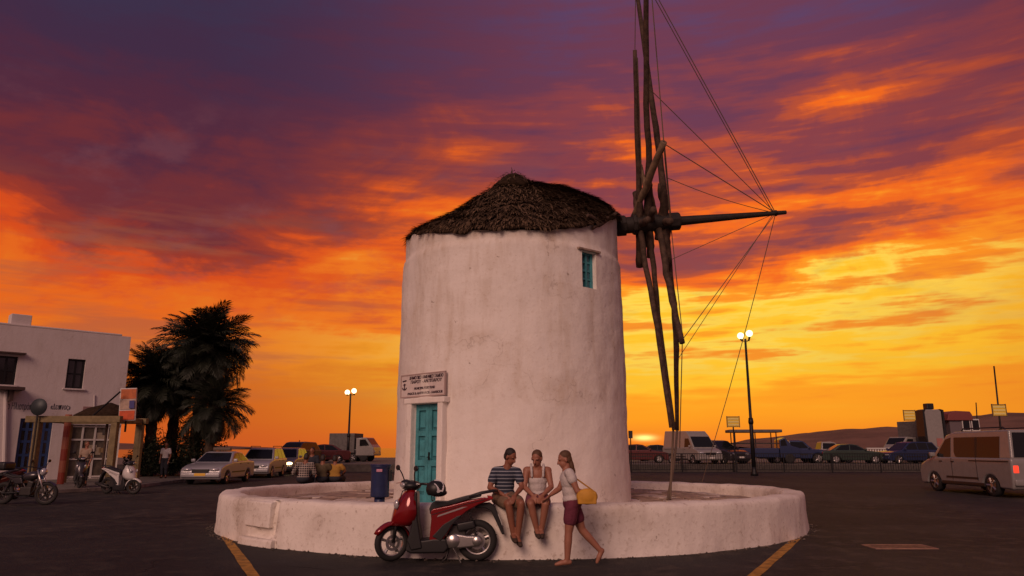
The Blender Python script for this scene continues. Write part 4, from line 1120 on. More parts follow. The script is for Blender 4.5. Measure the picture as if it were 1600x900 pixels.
build_person('seated man in navy striped shirt and khaki shorts on the ring wall', dict(
    pel=(-.13, WF + .24, .885), che=(-.10, WF + .20, 1.185), nec=(-.06, WF + .15, 1.345), hea=(-.02, WF + .11, 1.465),
    shL=(-.255, WF + .20, 1.255), elL=(-.335, WF + .09, 1.02), wrL=(-.13, WF - .08, .925), shR=(.085, WF + .16, 1.245), elR=(.15, WF + .05, 1.03), wrR=(.05, WF - .14, .925),
    hiL=(-.215, WF + .2, .86), knL=(-.05, WF - .20, .80), anL=(.02, WF - .13, .36), toL=(.05, WF - .29, .30), hiR=(-.04, WF + .2, .86), knR=(.135, WF - .23, .81), anR=(.085, WF - .15, .32), toR=(.12, WF - .31, .25)),
    dict(skin=M_SKIN, hair=M_HAIRD, shirt=M_STRIPE, shorts=M_KHAKI, leg=.72, shoes=M_SHOE), face=(.75, -.66, -.02))
build_person('seated woman in white tank top and plum shorts beside the striped shirt', dict(
    pel=(.385, WF + .24, .885), che=(.385, WF + .19, 1.17), nec=(.385, WF + .15, 1.325), hea=(.375, WF + .11, 1.44),
    shL=(.225, WF + .17, 1.265), elL=(.185, WF + .07, 1.03), wrL=(.30, WF - .10, .925), shR=(.545, WF + .17, 1.265), elR=(.59, WF + .06, 1.03), wrR=(.46, WF - .12, .925),
    hiL=(.305, WF + .2, .86), knL=(.275, WF - .21, .80), anL=(.365, WF - .13, .42), toL=(.385, WF - .28, .36), hiR=(.465, WF + .2, .86), knR=(.49, WF - .20, .80), anR=(.43, WF - .12, .42), toR=(.435, WF - .27, .36)),
    dict(skin=M_SKIN2, hair=M_HAIRB, shirt=M_TANK, tank=True, shorts=M_PLUM, leg=.6, w=.92, shoes=M_SHOE, top_name='tank_top'), face=(-.35, -.93, -.05), hair='tail')
WY = 10.72
walker = build_person('barefoot person in white top and burgundy shorts walking left past the wall', dict(
    pel=(.845, WY, .86), che=(.80, WY, 1.155), nec=(.77, WY, 1.315), hea=(.74, WY, 1.435),
    shL=(.80, WY - .17, 1.26), elL=(.90, WY - .22, 1.02), wrL=(1.03, WY - .20, .99), shR=(.79, WY + .17, 1.26), elR=(.68, WY + .20, 1.03), wrR=(.55, WY + .12, .95),
    hiL=(.835, WY - .085, .83), knL=(.78, WY - .085, .46), anL=(.755, WY - .08, .085), toL=(.60, WY - .09, .045), hiR=(.855, WY + .085, .83), knR=(.98, WY + .09, .48), anR=(1.245, WY + .10, .19), toR=(1.18, WY + .08, .05)),
    dict(skin=M_SKIN2, hair=M_HAIRB, shirt=M_TANK, sleeve=.35, shorts=M_BURG, leg=.55, w=.94), face=(-.97, -.22, -.06), hair='long')
bagp = Vector((1.03, WY - .24, .83))
bag = thing('shoulder_bag', 'yellow shoulder bag carried by the person walking past', 'bag', bagp)
bb = MB(); bb.ell((0, 0, .12), (.15, .055, .11)); bb.box((0, 0, .10), (.26, .08, .16)); link_mesh('pouch', remeshed(bb, .012, 3, 'pouch'), M_BAG, bag, True)
MB().tube([(-.10, .0, .20), (-.20, .02, .36), (-.245, .07, .455), (-.20, .13, .40), (.08, .0, .20)], .010, 6).build('strap', M_BAG, bag, True)
# three people on the far parapet, backs to the viewer, and one facing them
def sitter_back(label, px, Y, top_py, mats, hair='short', lean=0.0, group=None, w=1.0):
    x = xat(px, Y, 740); zs_ = .60; hz = at(px, top_py, Y).z - .13; n_ = hz - .12; c_ = zs_ + (n_ - zs_) * .62
    mats = dict(mats); mats['w'] = w
    return build_person(label, dict(pel=(x, Y, zs_ + .12), che=(x + lean * .5, Y + .02, c_), nec=(x + lean * .8, Y + .05, n_), hea=(x + lean, Y + .08, hz),
        shL=(x - .19 * w + lean * .6, Y + .02, n_ - .07), elL=(x - .27 * w, Y + .08, zs_ + .32), wrL=(x - .14, Y + .30, zs_ + .17), shR=(x + .19 * w + lean * .6, Y + .02, n_ - .07), elR=(x + .27 * w, Y + .08, zs_ + .32), wrR=(x + .14, Y + .30, zs_ + .17),
        hiL=(x - .09, Y + .04, zs_ + .1), knL=(x - .12, Y + .44, zs_ + .09), anL=(x - .11, Y + .45, .12), toL=(x - .12, Y + .6, .05), hiR=(x + .09, Y + .04, zs_ + .1), knR=(x + .13, Y + .44, zs_ + .09), anR=(x + .12, Y + .45, .12), toR=(x + .14, Y + .6, .05)),
        mats, .016, (0.1, 1, 0), hair, hands=True, group=group)
YB = 22.6
sitter_back('person in plaid shirt seated with back turned on the far parapet', 474, 22.4, 708, dict(skin=M_SKIN, hair=M_HAIRD, shirt=M_PLAID, sleeve=1.2, shorts=M_DENIM, leg=1.6, shoes=M_SHOE), lean=.05, w=1.1)
sitter_back('person in dark olive shirt seated between plaid and mustard shirts', 503, 22.9, 710, dict(skin=M_SKIN, hair=M_HAIRD, shirt=M_OLIVE, shorts=M_DENIM, leg=1.5, shoes=M_SHOE))
sitter_back('person in mustard shirt seated with back turned beside the blue bin', 524, 23.0, 711, dict(skin=M_SKIN, hair=M_HAIRD, shirt=M_MUST, shorts=M_DENIM, leg=1.4, shoes=M_SHOE), lean=-.04)
def stander(label, px, Y, top_py, z0, face, mats, hair='short'):
    x = xat(px, Y, 740); T = min(1.76, at(px, top_py, Y).z - z0); q_ = lambda f: z0 + T * f
    return build_person(label, dict(pel=(x, Y, q_(.54)), che=(x, Y, q_(.72)), nec=(x, Y, q_(.835)), hea=(x, Y, q_(.925)),
        shL=(x - .18, Y, q_(.80)), elL=(x - .24, Y + .02, q_(.62)), wrL=(x - .22, Y - .1, q_(.48)), shR=(x + .18, Y, q_(.80)), elR=(x + .24, Y + .02, q_(.62)), wrR=(x + .22, Y - .1, q_(.48)),
        hiL=(x - .09, Y, q_(.51)), knL=(x - .10, Y - .02, q_(.28)), anL=(x - .10, Y + .02, z0 + .08), toL=(x - .12, Y - .13, z0 + .04), hiR=(x + .09, Y, q_(.51)), knR=(x + .10, Y - .02, q_(.28)), anR=(x + .10, Y + .02, z0 + .08), toR=(x + .12, Y - .13, z0 + .04)),
        mats, .018, face, hair)
stander('person in black standing behind the plaid shirt facing the viewer', 486, 25.6, 699, 0, (-.3, -1, 0), dict(skin=M_SKIN, hair=M_HAIRD, shirt=M_DENIM, shorts=M_DENIM, leg=1.7, shoes=M_SHOE))
stander('person in pale top standing under the ochre shelter', 131, 30.5, 688, .125, (1, -.4, 0), dict(skin=M_SKIN, hair=M_HAIRB, shirt=mat('beige_top', (.30, .22, .16), .9), shorts=M_DENIM, leg=1.6, shoes=M_SHOE))
stander('person in white shirt standing at the foot of the palms', 256, 38.0, 690, .125, (.2, -1, 0), dict(skin=M_SKIN, hair=M_HAIRD, shirt=M_TANK, shorts=M_DENIM, leg=1.7, shoes=M_SHOE))
# ------------------------------------------------------------------ white house on the left
HZ = 7.3
hc = at(190, 525, 38.0); hl = at(0, 507, 34.3)
fu = Vector((hc.x - hl.x, hc.y - hl.y, 0)).normalized()      # reading direction along the facade (left to right)
fn = Vector((fu.y, -fu.x, 0)); frz = math.atan2(fu.y, fu.x)
corner = Vector((hc.x, hc.y, 0))
house = thing('white_house', 'two storey white house with flat roof and blue doors at left', 'building', corner)
def fac(px, py): return on_plane(px, py, corner, fn) - corner
def su(p): return p.dot(fu)
FL = -16.0
openings = []
def rect(px0, px1, py0, py1):
    a = fac((px0 + px1) / 2, py0); b = fac((px0 + px1) / 2, py1)
    return su(fac(px0, (py0 + py1) / 2)), su(fac(px1, (py0 + py1) / 2)), b.z, a.z
W1, W2 = rect(104, 132, 561, 607), rect(-8, 26, 556, 601)
D1 = list(rect(27, 79, 654, 730)); D1[2] = .14; D1 = tuple(D1)
S1 = list(rect(108, 186, 664, 730)); S1[2] = .14; S1 = tuple(S1)
# facade built as a grid with real openings
def facade():
    us = sorted({FL, 0.0, *[v for r in (W1, W2, D1, S1) for v in r[:2]]}); zs = sorted({0.1, HZ, *[v for r in (W1, W2, D1, S1) for v in r[2:]]})
    mb = MB(); P = lambda a, z, d=0: fu * a + fn * -d + Vector((0, 0, z))
    for a, b in zip(us, us[1:]):
        for z0, z1 in zip(zs, zs[1:]):
            m_, zm = (a + b) / 2, (z0 + z1) / 2
            if any(r[0] < m_ < r[1] and r[2] < zm < r[3] for r in (W1, W2, D1, S1)): continue
            mb.add([P(a, z0), P(b, z0), P(b, z1), P(a, z1)], [(0, 1, 2, 3)])
    for r in (W1, W2, D1, S1):
        a, b, z0, z1 = r; v = [P(a, z0), P(b, z0), P(b, z1), P(a, z1), P(a, z0, .22), P(b, z0, .22), P(b, z1, .22), P(a, z1, .22)]
        mb.add(v, [(0, 1, 5, 4), (1, 2, 6, 5), (2, 3, 7, 6), (3, 0, 4, 7)])
    D = 9.0
    mb.add([P(0, .1), P(0, .1, D), P(0, HZ, D), P(0, HZ), P(FL, HZ), P(FL, HZ, D), P(FL, .1), P(FL, .1, D)], [(0, 1, 2, 3), (2, 5, 7, 1), (4, 5, 7, 6)])
    mb.add([P(0, HZ - .35), P(0, HZ - .35, D), P(FL, HZ - .35, D), P(FL, HZ - .35)], [(0, 1, 2, 3)])
    return mb
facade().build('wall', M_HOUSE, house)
def fbox(name, m, a, z, w_, h, t, d=0.0, parent=None, bevel=0.0):
    c = fu * a + fn * d; return MB().box((c.x, c.y, z), (w_, t, h), frz).build(name, m, parent or house, bevel=bevel)
fbox('parapet', M_HOUSE, FL / 2, HZ + .05, -FL + .06, .10, .3, -.14, bevel=.03)
chp = fac(34, 505); ch_ = fbox('chimney', M_HOUSE, su(chp), HZ + .33, .85, .55, .7, -.5, bevel=.03)
for i, Wd in enumerate((W1, W2)):
    a, b, z0, z1 = Wd; mid = (a + b) / 2; w_ = b - a; h = z1 - z0
    wo = fbox('window', M_WINGLASS, mid, (z0 + z1) / 2, w_, h, .03, -.19)
    for x, ww_ in ((a + .05, .10), (b - .05, .10), (mid, .08)): fbox('frame', M_IRON, x, (z0 + z1) / 2, ww_, h, .05, -.155, wo)
    for zz in (z0 + .05, z1 - .05, z0 + h * .5): fbox('frame', M_IRON, mid, zz, w_ - .2, .07, .045, -.157, wo)
    fbox('window_sill', M_HOUSE, mid, z0 - .04, w_ + .2, .07, .22, .0)
sl = rect(-10, 34, 604, 611); fbox('balcony_slab', mat('slab_wood', (.06, .035, .03), .8), (sl[0] + sl[1]) / 2, sl[2] + .1, sl[1] - sl[0], .14, .9, .3)
fbox('bracket', MATS['slab_wood'], sl[1] - .45, sl[2] - .22, .14, .5, .6, .25); fbox('canopy_board', MATS['slab_wood'], (W2[0] + W2[1]) / 2, W2[3] + .14, W2[1] - W2[0] + .5, .07, .35, .12)
a, b, z0, z1 = D1; mid = (a + b) / 2; w_ = b - a; h = z1 - z0
dn = 4
for k in range(2):
    lm = a + w_ * (.25 + .5 * k); lw = w_ / 2 - .03
    do = fbox('door', M_WINGLASS, lm, z0 + h / 2, lw, h, .03, -.18)
    for x in (lm - lw / 2 + .06, lm + lw / 2 - .06, lm): fbox('stile', M_BLUED, x, z0 + h / 2, .12, h, .06, -.15, do)
    for zf in (.12, .4, .62, .82, .97): fbox('rail', M_BLUED, lm, z0 + h * zf, lw - .02, .12 if zf > .2 else .5, .05, -.152, do)
    MB().tube([fu * (lm + (.5 - k) * (lw - .2)) + fn * -.11 + Vector((0, 0, z0 + h * .45)), fu * (lm + (.5 - k) * (lw - .2)) + fn * -.11 + Vector((0, 0, z0 + h * .52))], .02, 6).build('handle', M_IRON, do)
a, b, z0, z1 = S1; mid = (a + b) / 2; w_ = b - a; h = z1 - z0
shopw = fbox('shop_window', mat('shop_interior', (.12, .10, .075), .6, var=.5, vscale=3), mid, z0 + h / 2, w_, h, .04, -.19)
for k in range(5): fbox('mullion', M_WHITEF, a + w_ * k / 4 + (.04 if k == 0 else (-.04 if k == 4 else 0)), z0 + h / 2, .08, h, .06, -.15, shopw)
for zf in (.03, .36, .72, .97): fbox('transom', M_WHITEF, mid, z0 + h * zf, w_ - .1, .08, .05, -.152, shopw)
rs = random.Random(5)
for k in range(7): fbox('notice', mat('notice_%d' % (k % 3), [(.35, .30, .22), (.10, .09, .08), (.28, .2, .1)][k % 3], .7), a + w_ * rs.uniform(.08, .92), z0 + h * rs.uniform(.45, .9), rs.uniform(.25, .55), rs.uniform(.2, .4), .012, -.16, shopw)
def fline(txt, px0, px1, py, size):
    p0, p1 = fac(px0, py), fac(px1, py); lettering('lettering', txt, size, M_LETTER, house, p0 + fn * .0 + Vector((0, 0, -size * .35)), fu, fn, (p1 - p0).length)
fline('το Ηλιοτρόπιο', 8, 56, 634, .44); fline('«Δειπνος»', 79, 110, 635, .38)
fbox('wall_plate', mat('plate_pink', (.30, .18, .17), .6), su(fac(137, 642)), fac(137, 642).z, .45, .42, .03, .018)
dp = MB(); d0, d1 = fac(147, 617), fac(146, 660); dp.tube([d0 + fn * .05, d1 + fn * .05], .03, 6); dp.build('downpipe', M_HOUSE, house)
lpn = MB(); d0, d1 = fac(9, 612), fac(6, 730); lpn.tube([d0 + fn * .08, d1 + fn * .08], .09, 8); lpn.build('downpipe', M_HOUSE, house)

# ------------------------------------------------------------------ ochre timber shelter with poster and round sign
SY = 30.6
def sp3(px, py, Y=SY): return at(px, py, Y)
pts = {k_: sp3(px, 660) for k_, px in (('a', 55), ('b', 176))}
c3 = sp3(214, 664, 33.0); top = pts['a'].z
shel = thing('shelter', 'ochre timber bus shelter frame in front of the white house', 'shelter', (pts['a'].x, SY, 0))
def slocal(p): return Vector((p.x - pts['a'].x, p.y - SY, p.z))
for px, Y in ((55, SY), (176, SY), (214, 33.0)):
    p = slocal(sp3(px, 700, Y)); MB().box((p.x, p.y, top / 2), (.26 if Y < 32 else .22, .24, top), 0).build('post', M_OCHRE, shel, bevel=.02)
a_, b_ = slocal(pts['a']), slocal(pts['b']); c_ = slocal(c3)
MB().box(((a_.x + b_.x) / 2, 0, top + .13), (b_.x - a_.x + .7, .26, .26)).build('beam', M_OCHRE, shel, bevel=.02)
d_ = Vector((c_.x - b_.x, c_.y - b_.y, 0)); MB().box(((b_.x + c_.x) / 2, (b_.y + c_.y) / 2 + .1, top + .125), (d_.length, .22, .235), math.atan2(d_.y, d_.x)).build('beam', M_OCHRE, shel, bevel=.02)
MB().box(((a_.x + b_.x) / 2, 2.4, top + .13), (b_.x - a_.x + .5, .24, .24)).build('beam', M_OCHRE, shel, bevel=.02)
for x in (a_.x, b_.x): 
    MB().box((x, 1.25, top + .12), (.20, 2.1, .2)).build('beam', M_OCHRE, shel, bevel=.02); MB().box((x, 2.4, top / 2 + .0), (.22, .22, top)).build('post', M_OCHRE, shel, bevel=.02)
st_ = MB(); q0, q1 = slocal(sp3(138, 656)), slocal(sp3(188, 612)); st_.tube([q0, q1], .035, 6); st_.build('brace', M_IRON, shel)
# advertising panel standing on the shelter corner
pc = sp3(200, 632, 31.0); pw, ph = 24 * 31 / FPX / 1.0, 50 * 31 / FPX
post = thing('poster_panel', 'tilted orange and white advertising panel above the shelter corner', 'sign', (pc.x, 31.0, pc.z - ph / 2))
MB().box((0, 0, ph / 2), (pw, .10, ph), R(12), 0, R(-3)).build('frame', M_WHITEF, post, bevel=.02)
for zf, hh, col, nm in ((.82, .30, (.62, .16, .04), 'poster_orange'), (.50, .30, (.55, .40, .30), 'poster_pale'), (.17, .28, (.70, .10, .02), 'poster_red')):
    MB().box((.02 - .03 * (zf - .5), -.058, ph * zf), (pw * .9, .02, ph * hh), R(12), 0, R(-3)).build('print', mat(nm, col, .5, var=.3, vscale=5), post)
MB().box((pw * .3, -.07, ph * .50), (pw * .3, .02, ph * .24), R(12), 0, R(-3)).build('print', mat('poster_blue', (.05, .05, .22), .5), post)
MB().tube([(0, 0, .0), (0, .0, -.45)], .04, 6).build('stem', M_IRON, post)
rsg = thing('round_sign', 'dark back of a round road sign before the house lettering', 'sign', (sp3(57, 700).x + .02, SY - .25, 0))
zc_ = sp3(62, 636, SY - .25).z; rr = 12.5 * SY / FPX
MB().tube([(0, 0, 0), (0, 0, zc_ + .1)], .04, 8).build('pole', M_STEEL, rsg)
MB().lathe([(rr, -.02), (rr + .01, 0), (rr, .02)], (sp3(62, 636, SY - .25).x - rsg.location.x, -.06, zc_), 28, 'Y').build('disc', mat('sign_back', (.035, .045, .05), .5, .3), rsg, True)
MB().box((.06, -.02, zc_), (.2, .04, .06)).build('clamp', M_STEEL, rsg)
pr = thing('red_post', 'slender red and white post standing inside the shelter', 'post', (xat(101, 31.8, 700), 31.8, .12))
for i in range(6):
    MB().lathe([(.13, i * .48), (.13, (i + 1) * .48 - .004)], n=12).build('band', mat('post_red', (.34, .06, .035), .5) if i % 2 == 0 else mat('post_pink', (.42, .14, .08), .5), pr)
aw = thing('thatch_parasol', 'small dark thatched parasol roof behind the shelter', 'parasol', (xat(168, 35.5, 660), 35.5, .12))
zt = at(168, 646, 35.5).z - .12
pm = MB(); pm.lathe([(.05, zt + .5), (.9, zt + .22), (1.45, zt - .1), (1.4, zt - .2), (.8, zt + .1)], n=22); pm.v = [(x, y, z + .05 * mnoise.noise(Vector((x * 5, y * 5, 0)))) for x, y, z in pm.v]; pm.build('thatch_top', M_THATCHB, aw, True)
MB().tube([(0, 0, 0), (0, 0, zt + .2)], .06, 8).build('pole', M_WOOD, aw)

# ------------------------------------------------------------------ palms
def frond_mesh(seed, L=2.3, n=34, droop=.9):
    rg = random.Random(seed); mb = MB(); pts = []
    for i in range(n + 1):
        f = i / n; a = -droop * f * f * 1.1
        pts.append(Vector((L * (f - .18 * droop * f ** 3), 0, L * (.10 * f - .42 * droop * f * f))))
    mb.tube(pts[::3] + [pts[-1]], [.030 * (1 - .8 * i / (len(pts[::3]))) for i in range(len(pts[::3]) + 1)], 4)
    for i in range(4, n + 1):
        f = i / n; p = pts[i]; d = (pts[min(n, i + 1)] - pts[i - 1]).normalized()
        ll = L * .27 * math.sin(math.pi * min(1, .12 + .85 * f)) ** .6 * rg.uniform(.8, 1.1) + .05
        for s_ in (-1, 1):
            dd = (d * (.55 + .5 * f) + Vector((0, s_ * .85, .18 + rg.uniform(-.25, .12)))).normalized()
            w_ = d * .028; e = p + dd * ll; e.z -= ll * rg.uniform(.15, .45); m_ = p + dd * ll * .55
            b = len(mb.v); mb.v += [tuple(p - w_ * .6), tuple(p + w_ * .6), tuple(m_ + w_), tuple(m_ - w_), tuple(e)]; mb.f += [(b, b + 1, b + 2, b + 3), (b + 3, b + 2, b + 4)]
    return mb.mesh('frond')
FR = [frond_mesh(i, 2.2, 34, .55 + .16 * i) for i in range(5)]
for me in FR: me.materials.append(M_PALM)
def palm(label, px, Y, crown_py, scale, nf, trunk_r=.28, skirt=10, seed=1, z0=.12):
    rg = random.Random(seed); c = at(px, crown_py, Y); base = Vector((c.x + rg.uniform(-.2, .2), Y, z0))
    t = thing('palm_tree', label, 'palm', base, 0, 'palms beside the parked cars'); top = c - base
    tr = MB(); P, Q = [], []
    for i in range(19):
        f = i / 18; P.append(Vector((top.x * f * f, top.y * f, top.z * f))); Q.append(trunk_r * (1.25 - .35 * f) * (1 + .10 * ((i % 2) * 2 - 1)) * (1.25 if f > .9 else 1))
    tr.tube(P, Q, 12).build('trunk', M_TRUNK, t, True)
    for k in range(nf + skirt):
        if k < nf: f = (k + .5) / nf; pitch = R(82 - 118 * f ** .85 + rg.uniform(-9, 9)); s_ = scale * rg.uniform(.85, 1.12) * (1.0 if f > .15 else .85)
        else: pitch = R(-62 + rg.uniform(-18, 14)); s_ = scale * rg.uniform(.65, .9)
        yaw = k * 2.39996 + rg.uniform(-.25, .25)
        vi = min(4, int(rg.uniform(0, 2.4) + 2.6 * (k / (nf + skirt)))) if pitch < R(60) else rg.choice((0, 1))
        o = bpy.data.objects.new('frond', FR[vi]); C.objects.link(o); o.parent = t
        o.matrix_local = Matrix.Translation(top + Vector((0, 0, -.25 * (k / (nf + skirt))))) @ Matrix.Rotation(yaw, 4, 'Z') @ Matrix.Rotation(-pitch, 4, 'Y') @ Matrix.Rotation(rg.uniform(-.4, .4), 4, 'X') @ Matrix.Diagonal((s_, s_, s_, 1))
    return t
palm('tallest palm with a dense dark crown and hanging dead fronds', 322, 42.0, 542, 1.36, 120, .27, 66, 1)
palm('shorter palm with spreading crown nearest the white house', 240, 41.0, 598, 1.22, 90, .26, 36, 2)
palm('bushy middle palm squeezed between the tallest and the left palm', 280, 43.5, 588, 1.22, 96, .27, 50, 3)
palm('low palm with drooping fronds reaching over the silver taxi', 336, 40.5, 634, 1.0, 66, .24, 24, 4)
def bush(label, px, Y, top_py, rx, ry, n, seed, z0=.12):
    rg = random.Random(seed); x = xat(px, Y, 700); h = at(px, top_py, Y).z - z0
    t = thing('bush', label, 'bush', (x, Y, z0)); mb = MB()
    for i in range(n):
        a, u_, r = rg.uniform(0, 6.28), rg.uniform(-.15, 1), rg.random() ** .4
        cz = math.sqrt(max(0, 1 - u_ * u_)); bulge = .8 + .35 * mnoise.noise(Vector((math.cos(a) * 1.6, math.sin(a) * 1.6, u_ * 2 + seed)))
        p = Vector((rx * r * cz * math.cos(a) * bulge, ry * r * cz * math.sin(a) * bulge, max(.05, h * (.15 + .85 * u_ * r) * bulge)))
        d = Vector((rg.gauss(0, 1), rg.gauss(0, 1), rg.gauss(0, .7))).normalized(); s_ = d.cross(Vector((rg.random(), rg.random(), 1))).normalized() * rg.uniform(.03, .05); L = rg.uniform(.10, .18)
        mb.add([p - d * L * .5, p + s_, p + d * L * .5, p - s_], [(0, 1, 2, 3)])
    mb.build('foliage', M_BUSH, t)
    stt = MB()
    for k in range(7): a = k * .9; stt.tube([(0, 0, 0), (rx * .3 * math.cos(a), ry * .3 * math.sin(a), h * .35), (rx * .6 * math.cos(a), ry * .6 * math.sin(a), h * .7)], [.05, .03, .012], 5)
    stt.build('stem', M_TRUNK, t)
bush('dark rounded bush at the foot of the tallest palm', 312, 41.4, 648, 1.7, 1.1, 6500, 1)
bush('wide dark bush filling the ground below the shorter palm', 236, 40.3, 662, 1.5, 1.0, 5200, 2)
bush('small dark bush between the two larger bushes under the palms', 274, 42.2, 640, 1.3, 1.0, 4200, 3)

# ------------------------------------------------------------------ cars, vans and trucks
def arches(xs, r, zb, L0, L1):
    """bottom line from front (x max) to rear with wheel arches"""
    P = [(L1, zb)]
    for x in sorted(xs, reverse=True):
        for k in range(9): a = math.pi * k / 8; P.append((x + r * math.cos(a), zb + .02 + r * .95 * math.sin(a)))
    P.append((L0, zb)); return P
STY = {
 'sedan': dict(L=4.7, W=1.8, r=.32, wx=(1.42, -1.38), zb=.22, upper=[(-2.32, .40), (-2.34, .72), (-2.25, .96), (-1.55, 1.0), (.75, .98), (1.75, .86), (2.2, .74), (2.34, .58), (2.32, .40)], cab=[(.98, .93), (.18, 1.40), (-.25, 1.45), (-.95, 1.41), (-1.75, .95)], ws=(0, 1), rear=(3, 4), side=[[(.72, 1.0), (.15, 1.34), (-.28, 1.38), (-.32, 1.0)], [(-.38, 1.0), (-.34, 1.38), (-.90, 1.34), (-1.38, 1.0)]]),
 'wagon': dict(L=4.5, W=1.82, r=.33, wx=(1.38, -1.32), zb=.22, upper=[(-2.2, .40), (-2.24, .9), (-2.18, 1.02), (.85, 1.0), (1.7, .9), (2.12, .78), (2.25, .58), (2.22, .40)], cab=[(1.1, .95), (.30, 1.55), (-.2, 1.62), (-1.75, 1.58), (-2.16, .98)], ws=(0, 1), rear=(3, 4), side=[[(.86, 1.03), (.27, 1.48), (-.25, 1.54), (-.28, 1.03)], [(-.34, 1.03), (-.31, 1.54), (-1.15, 1.53), (-1.18, 1.03)], [(-1.24, 1.03), (-1.21, 1.53), (-1.68, 1.50), (-1.98, 1.03)]]),
 'van': dict(L=5.0, W=1.95, r=.34, wx=(1.62, -1.42), zb=.24, upper=[(-2.46, .40), (-2.48, 1.0), (-2.46, 1.16), (1.35, 1.16), (1.95, 1.08), (2.35, .92), (2.48, .68), (2.46, .40)], cab=[(1.78, 1.08), (.92, 1.88), (.5, 1.98), (-2.3, 2.0), (-2.44, 1.12)], ws=(0, 1), rear=(3, 4), side=[[(1.42, 1.20), (.92, 1.74), (.62, 1.80), (.60, 1.10), (1.0, 1.08)], [(.42, 1.32), (.44, 1.80), (-1.9, 1.80), (-1.9, 1.14), (.10, 1.14), (.32, 1.18)]]),
 'hivan': dict(L=5.4, W=2.0, r=.34, wx=(1.75, -1.55), zb=.26, upper=[(-2.66, .40), (-2.68, 1.0), (-2.66, 1.2), (1.55, 1.2), (2.05, 1.12), (2.5, .98), (2.68, .72), (2.66, .40)], cab=[(1.95, 1.12), (1.2, 2.05), (.75, 2.4), (-2.5, 2.45), (-2.64, 1.15)], ws=(0, 1), rear=(3, 4), side=[[(1.55, 1.25), (1.12, 1.85), (.62, 1.85), (.60, 1.2)]]),
 'pickup': dict(L=5.0, W=1.78, r=.35, wx=(1.55, -1.35), zb=.32, upper=[(-2.46, .52), (-2.48, 1.06), (-.45, 1.06), (1.1, 1.04), (2.1, .96), (2.46, .8), (2.46, .50)], cab=[(1.25, 1.0), (.65, 1.58), (.35, 1.66), (-.35, 1.64), (-.50, 1.02)], ws=(0, 1), rear=(3, 4), side=[[(.95, 1.08), (.60, 1.52), (-.30, 1.54), (-.36, 1.08)]]),
}
def make_car(label, style, paint, loc, rz, cat='car', name='parked_car', lit=False, group=None, plate=None, rack=False, sign=None, tail_lit=False, scale=1.0):
    S = STY[style]; t = thing(name, label, cat, loc, rz, group); t.scale = (scale,) * 3
    W, r = S['W'], S['r']; hw = W / 2
    up = S['upper']; zb = S['zb']
    poly = up + arches(S['wx'], r + .06, zb, up[0][0] + .06, up[-1][0] - .06)
    MB().prism(poly, -hw, hw).build('body', paint, t, True, .07, 3)
    cab = S['cab']; z0c = min(z for _, z in cab); z1c = max(z for _, z in cab); ins = .20 if style in ('sedan', 'wagon', 'pickup') else .13
    cw = lambda z: hw - .045 - ins * max(0, (z - z0c)) / (z1c - z0c)
    MB().prism(cab, lambda z: -cw(z), lambda z: cw(z)).build('cabin', paint, t, True, .06, 3)
    def xface(i, j, nm):
        (xa, za), (xb, zb_) = cab[i], cab[j]; d = Vector((xb - xa, 0, zb_ - za)); nrm_ = Vector((d.z, 0, -d.x)).normalized()
        if nrm_.x * (1 if nm == 'windscreen' else -1) < 0: nrm_ = -nrm_
        a, b = Vector((xa, 0, za)) + d * .10, Vector((xa, 0, za)) + d * .93; vs = []
        for off in (.012, -.03):
            for p, s_ in ((a, -1), (a, 1), (b, 1), (b, -1)): vs.append(p + nrm_ * off + Vector((0, s_ * (cw(p.z) - .09), 0)))
        MB().add(vs, [(0, 1, 2, 3), (7, 6, 5, 4), (0, 4, 5, 1), (1, 5, 6, 2), (2, 6, 7, 3), (3, 7, 4, 0)]).build(nm, M_GLASS, t)
    xface(*S['ws'], 'windscreen'); xface(*S['rear'], 'rear_window')
    for s_ in (-1, 1):
        for pl in S['side']:
            MB().prism(pl, lambda z: s_ * (cw(z) - .02), lambda z: s_ * (cw(z) + .008)).build('side_window', M_GLASS, t)
        MB().box((S['side'][0][0][0] + .02, s_ * (hw + .08), S['side'][0][0][1] + .04), (.12, .18, .14)).build('wing_mirror', paint, t, True, .03)
        for xh in [p[-1][0] - .02 if False else p[-1][0] for p in S['side'][:2]]:
            MB().box((xh + .12, s_ * (hw + .008), z0c - .06), (.16, .025, .035)).build('door_handle', M_BLACKP, t, bevel=.008)
        xf = up[-1][0]; xr_ = up[0][0]
        MB().ell((xf - .05, s_ * (hw - .30), up[-2][1] + .08), (.13, .21, .085)).build('headlight', M_HEADON if lit else M_HEADL, t, True)
        MB().box((xr_ + .02, s_ * (hw - .13), z0c - .18 if 'van' not in style else .84), (.09, .16, .22)).build('tail_light', M_TAILON if tail_lit else M_TAIL, t, True, .02)
        # bumper strip and sill
        MB().box((0, s_ * (hw + .004), .52 if style != 'pickup' else .62), (up[-1][0] - up[0][0] - .9 if False else 1.7, .02, .06)).build('rub_strip', M_BLACKP, t)
        for x in S['wx']:
            tw = MB(); w_ = .2
            tw.lathe([(r - .10, -w_ / 2), (r - .02, -w_ / 2), (r, -w_ / 2 + .03), (r, w_ / 2 - .03), (r - .02, w_ / 2), (r - .10, w_ / 2)], n=24, axis='Y')
            wo = tw.build('wheel', M_RUBBER, t, True); wo.location = (x, s_ * (hw - .12), r)
            rm = MB().lathe([(r - .11, s_ * .10), (r - .115, s_ * .075), (.09, s_ * .085), (.06, s_ * .105), (.03, s_ * .105)], n=20, axis='Y')
            for k in range(5): a = k * 2 * math.pi / 5; d = Vector((math.cos(a), 0, math.sin(a))); rm.tube([d * .07 + Vector((0, s_ * .09, 0)), d * (r - .12) + Vector((0, s_ * .095, 0))], [.03, .035], 6)
            rm.build('rim', M_ALU, wo)
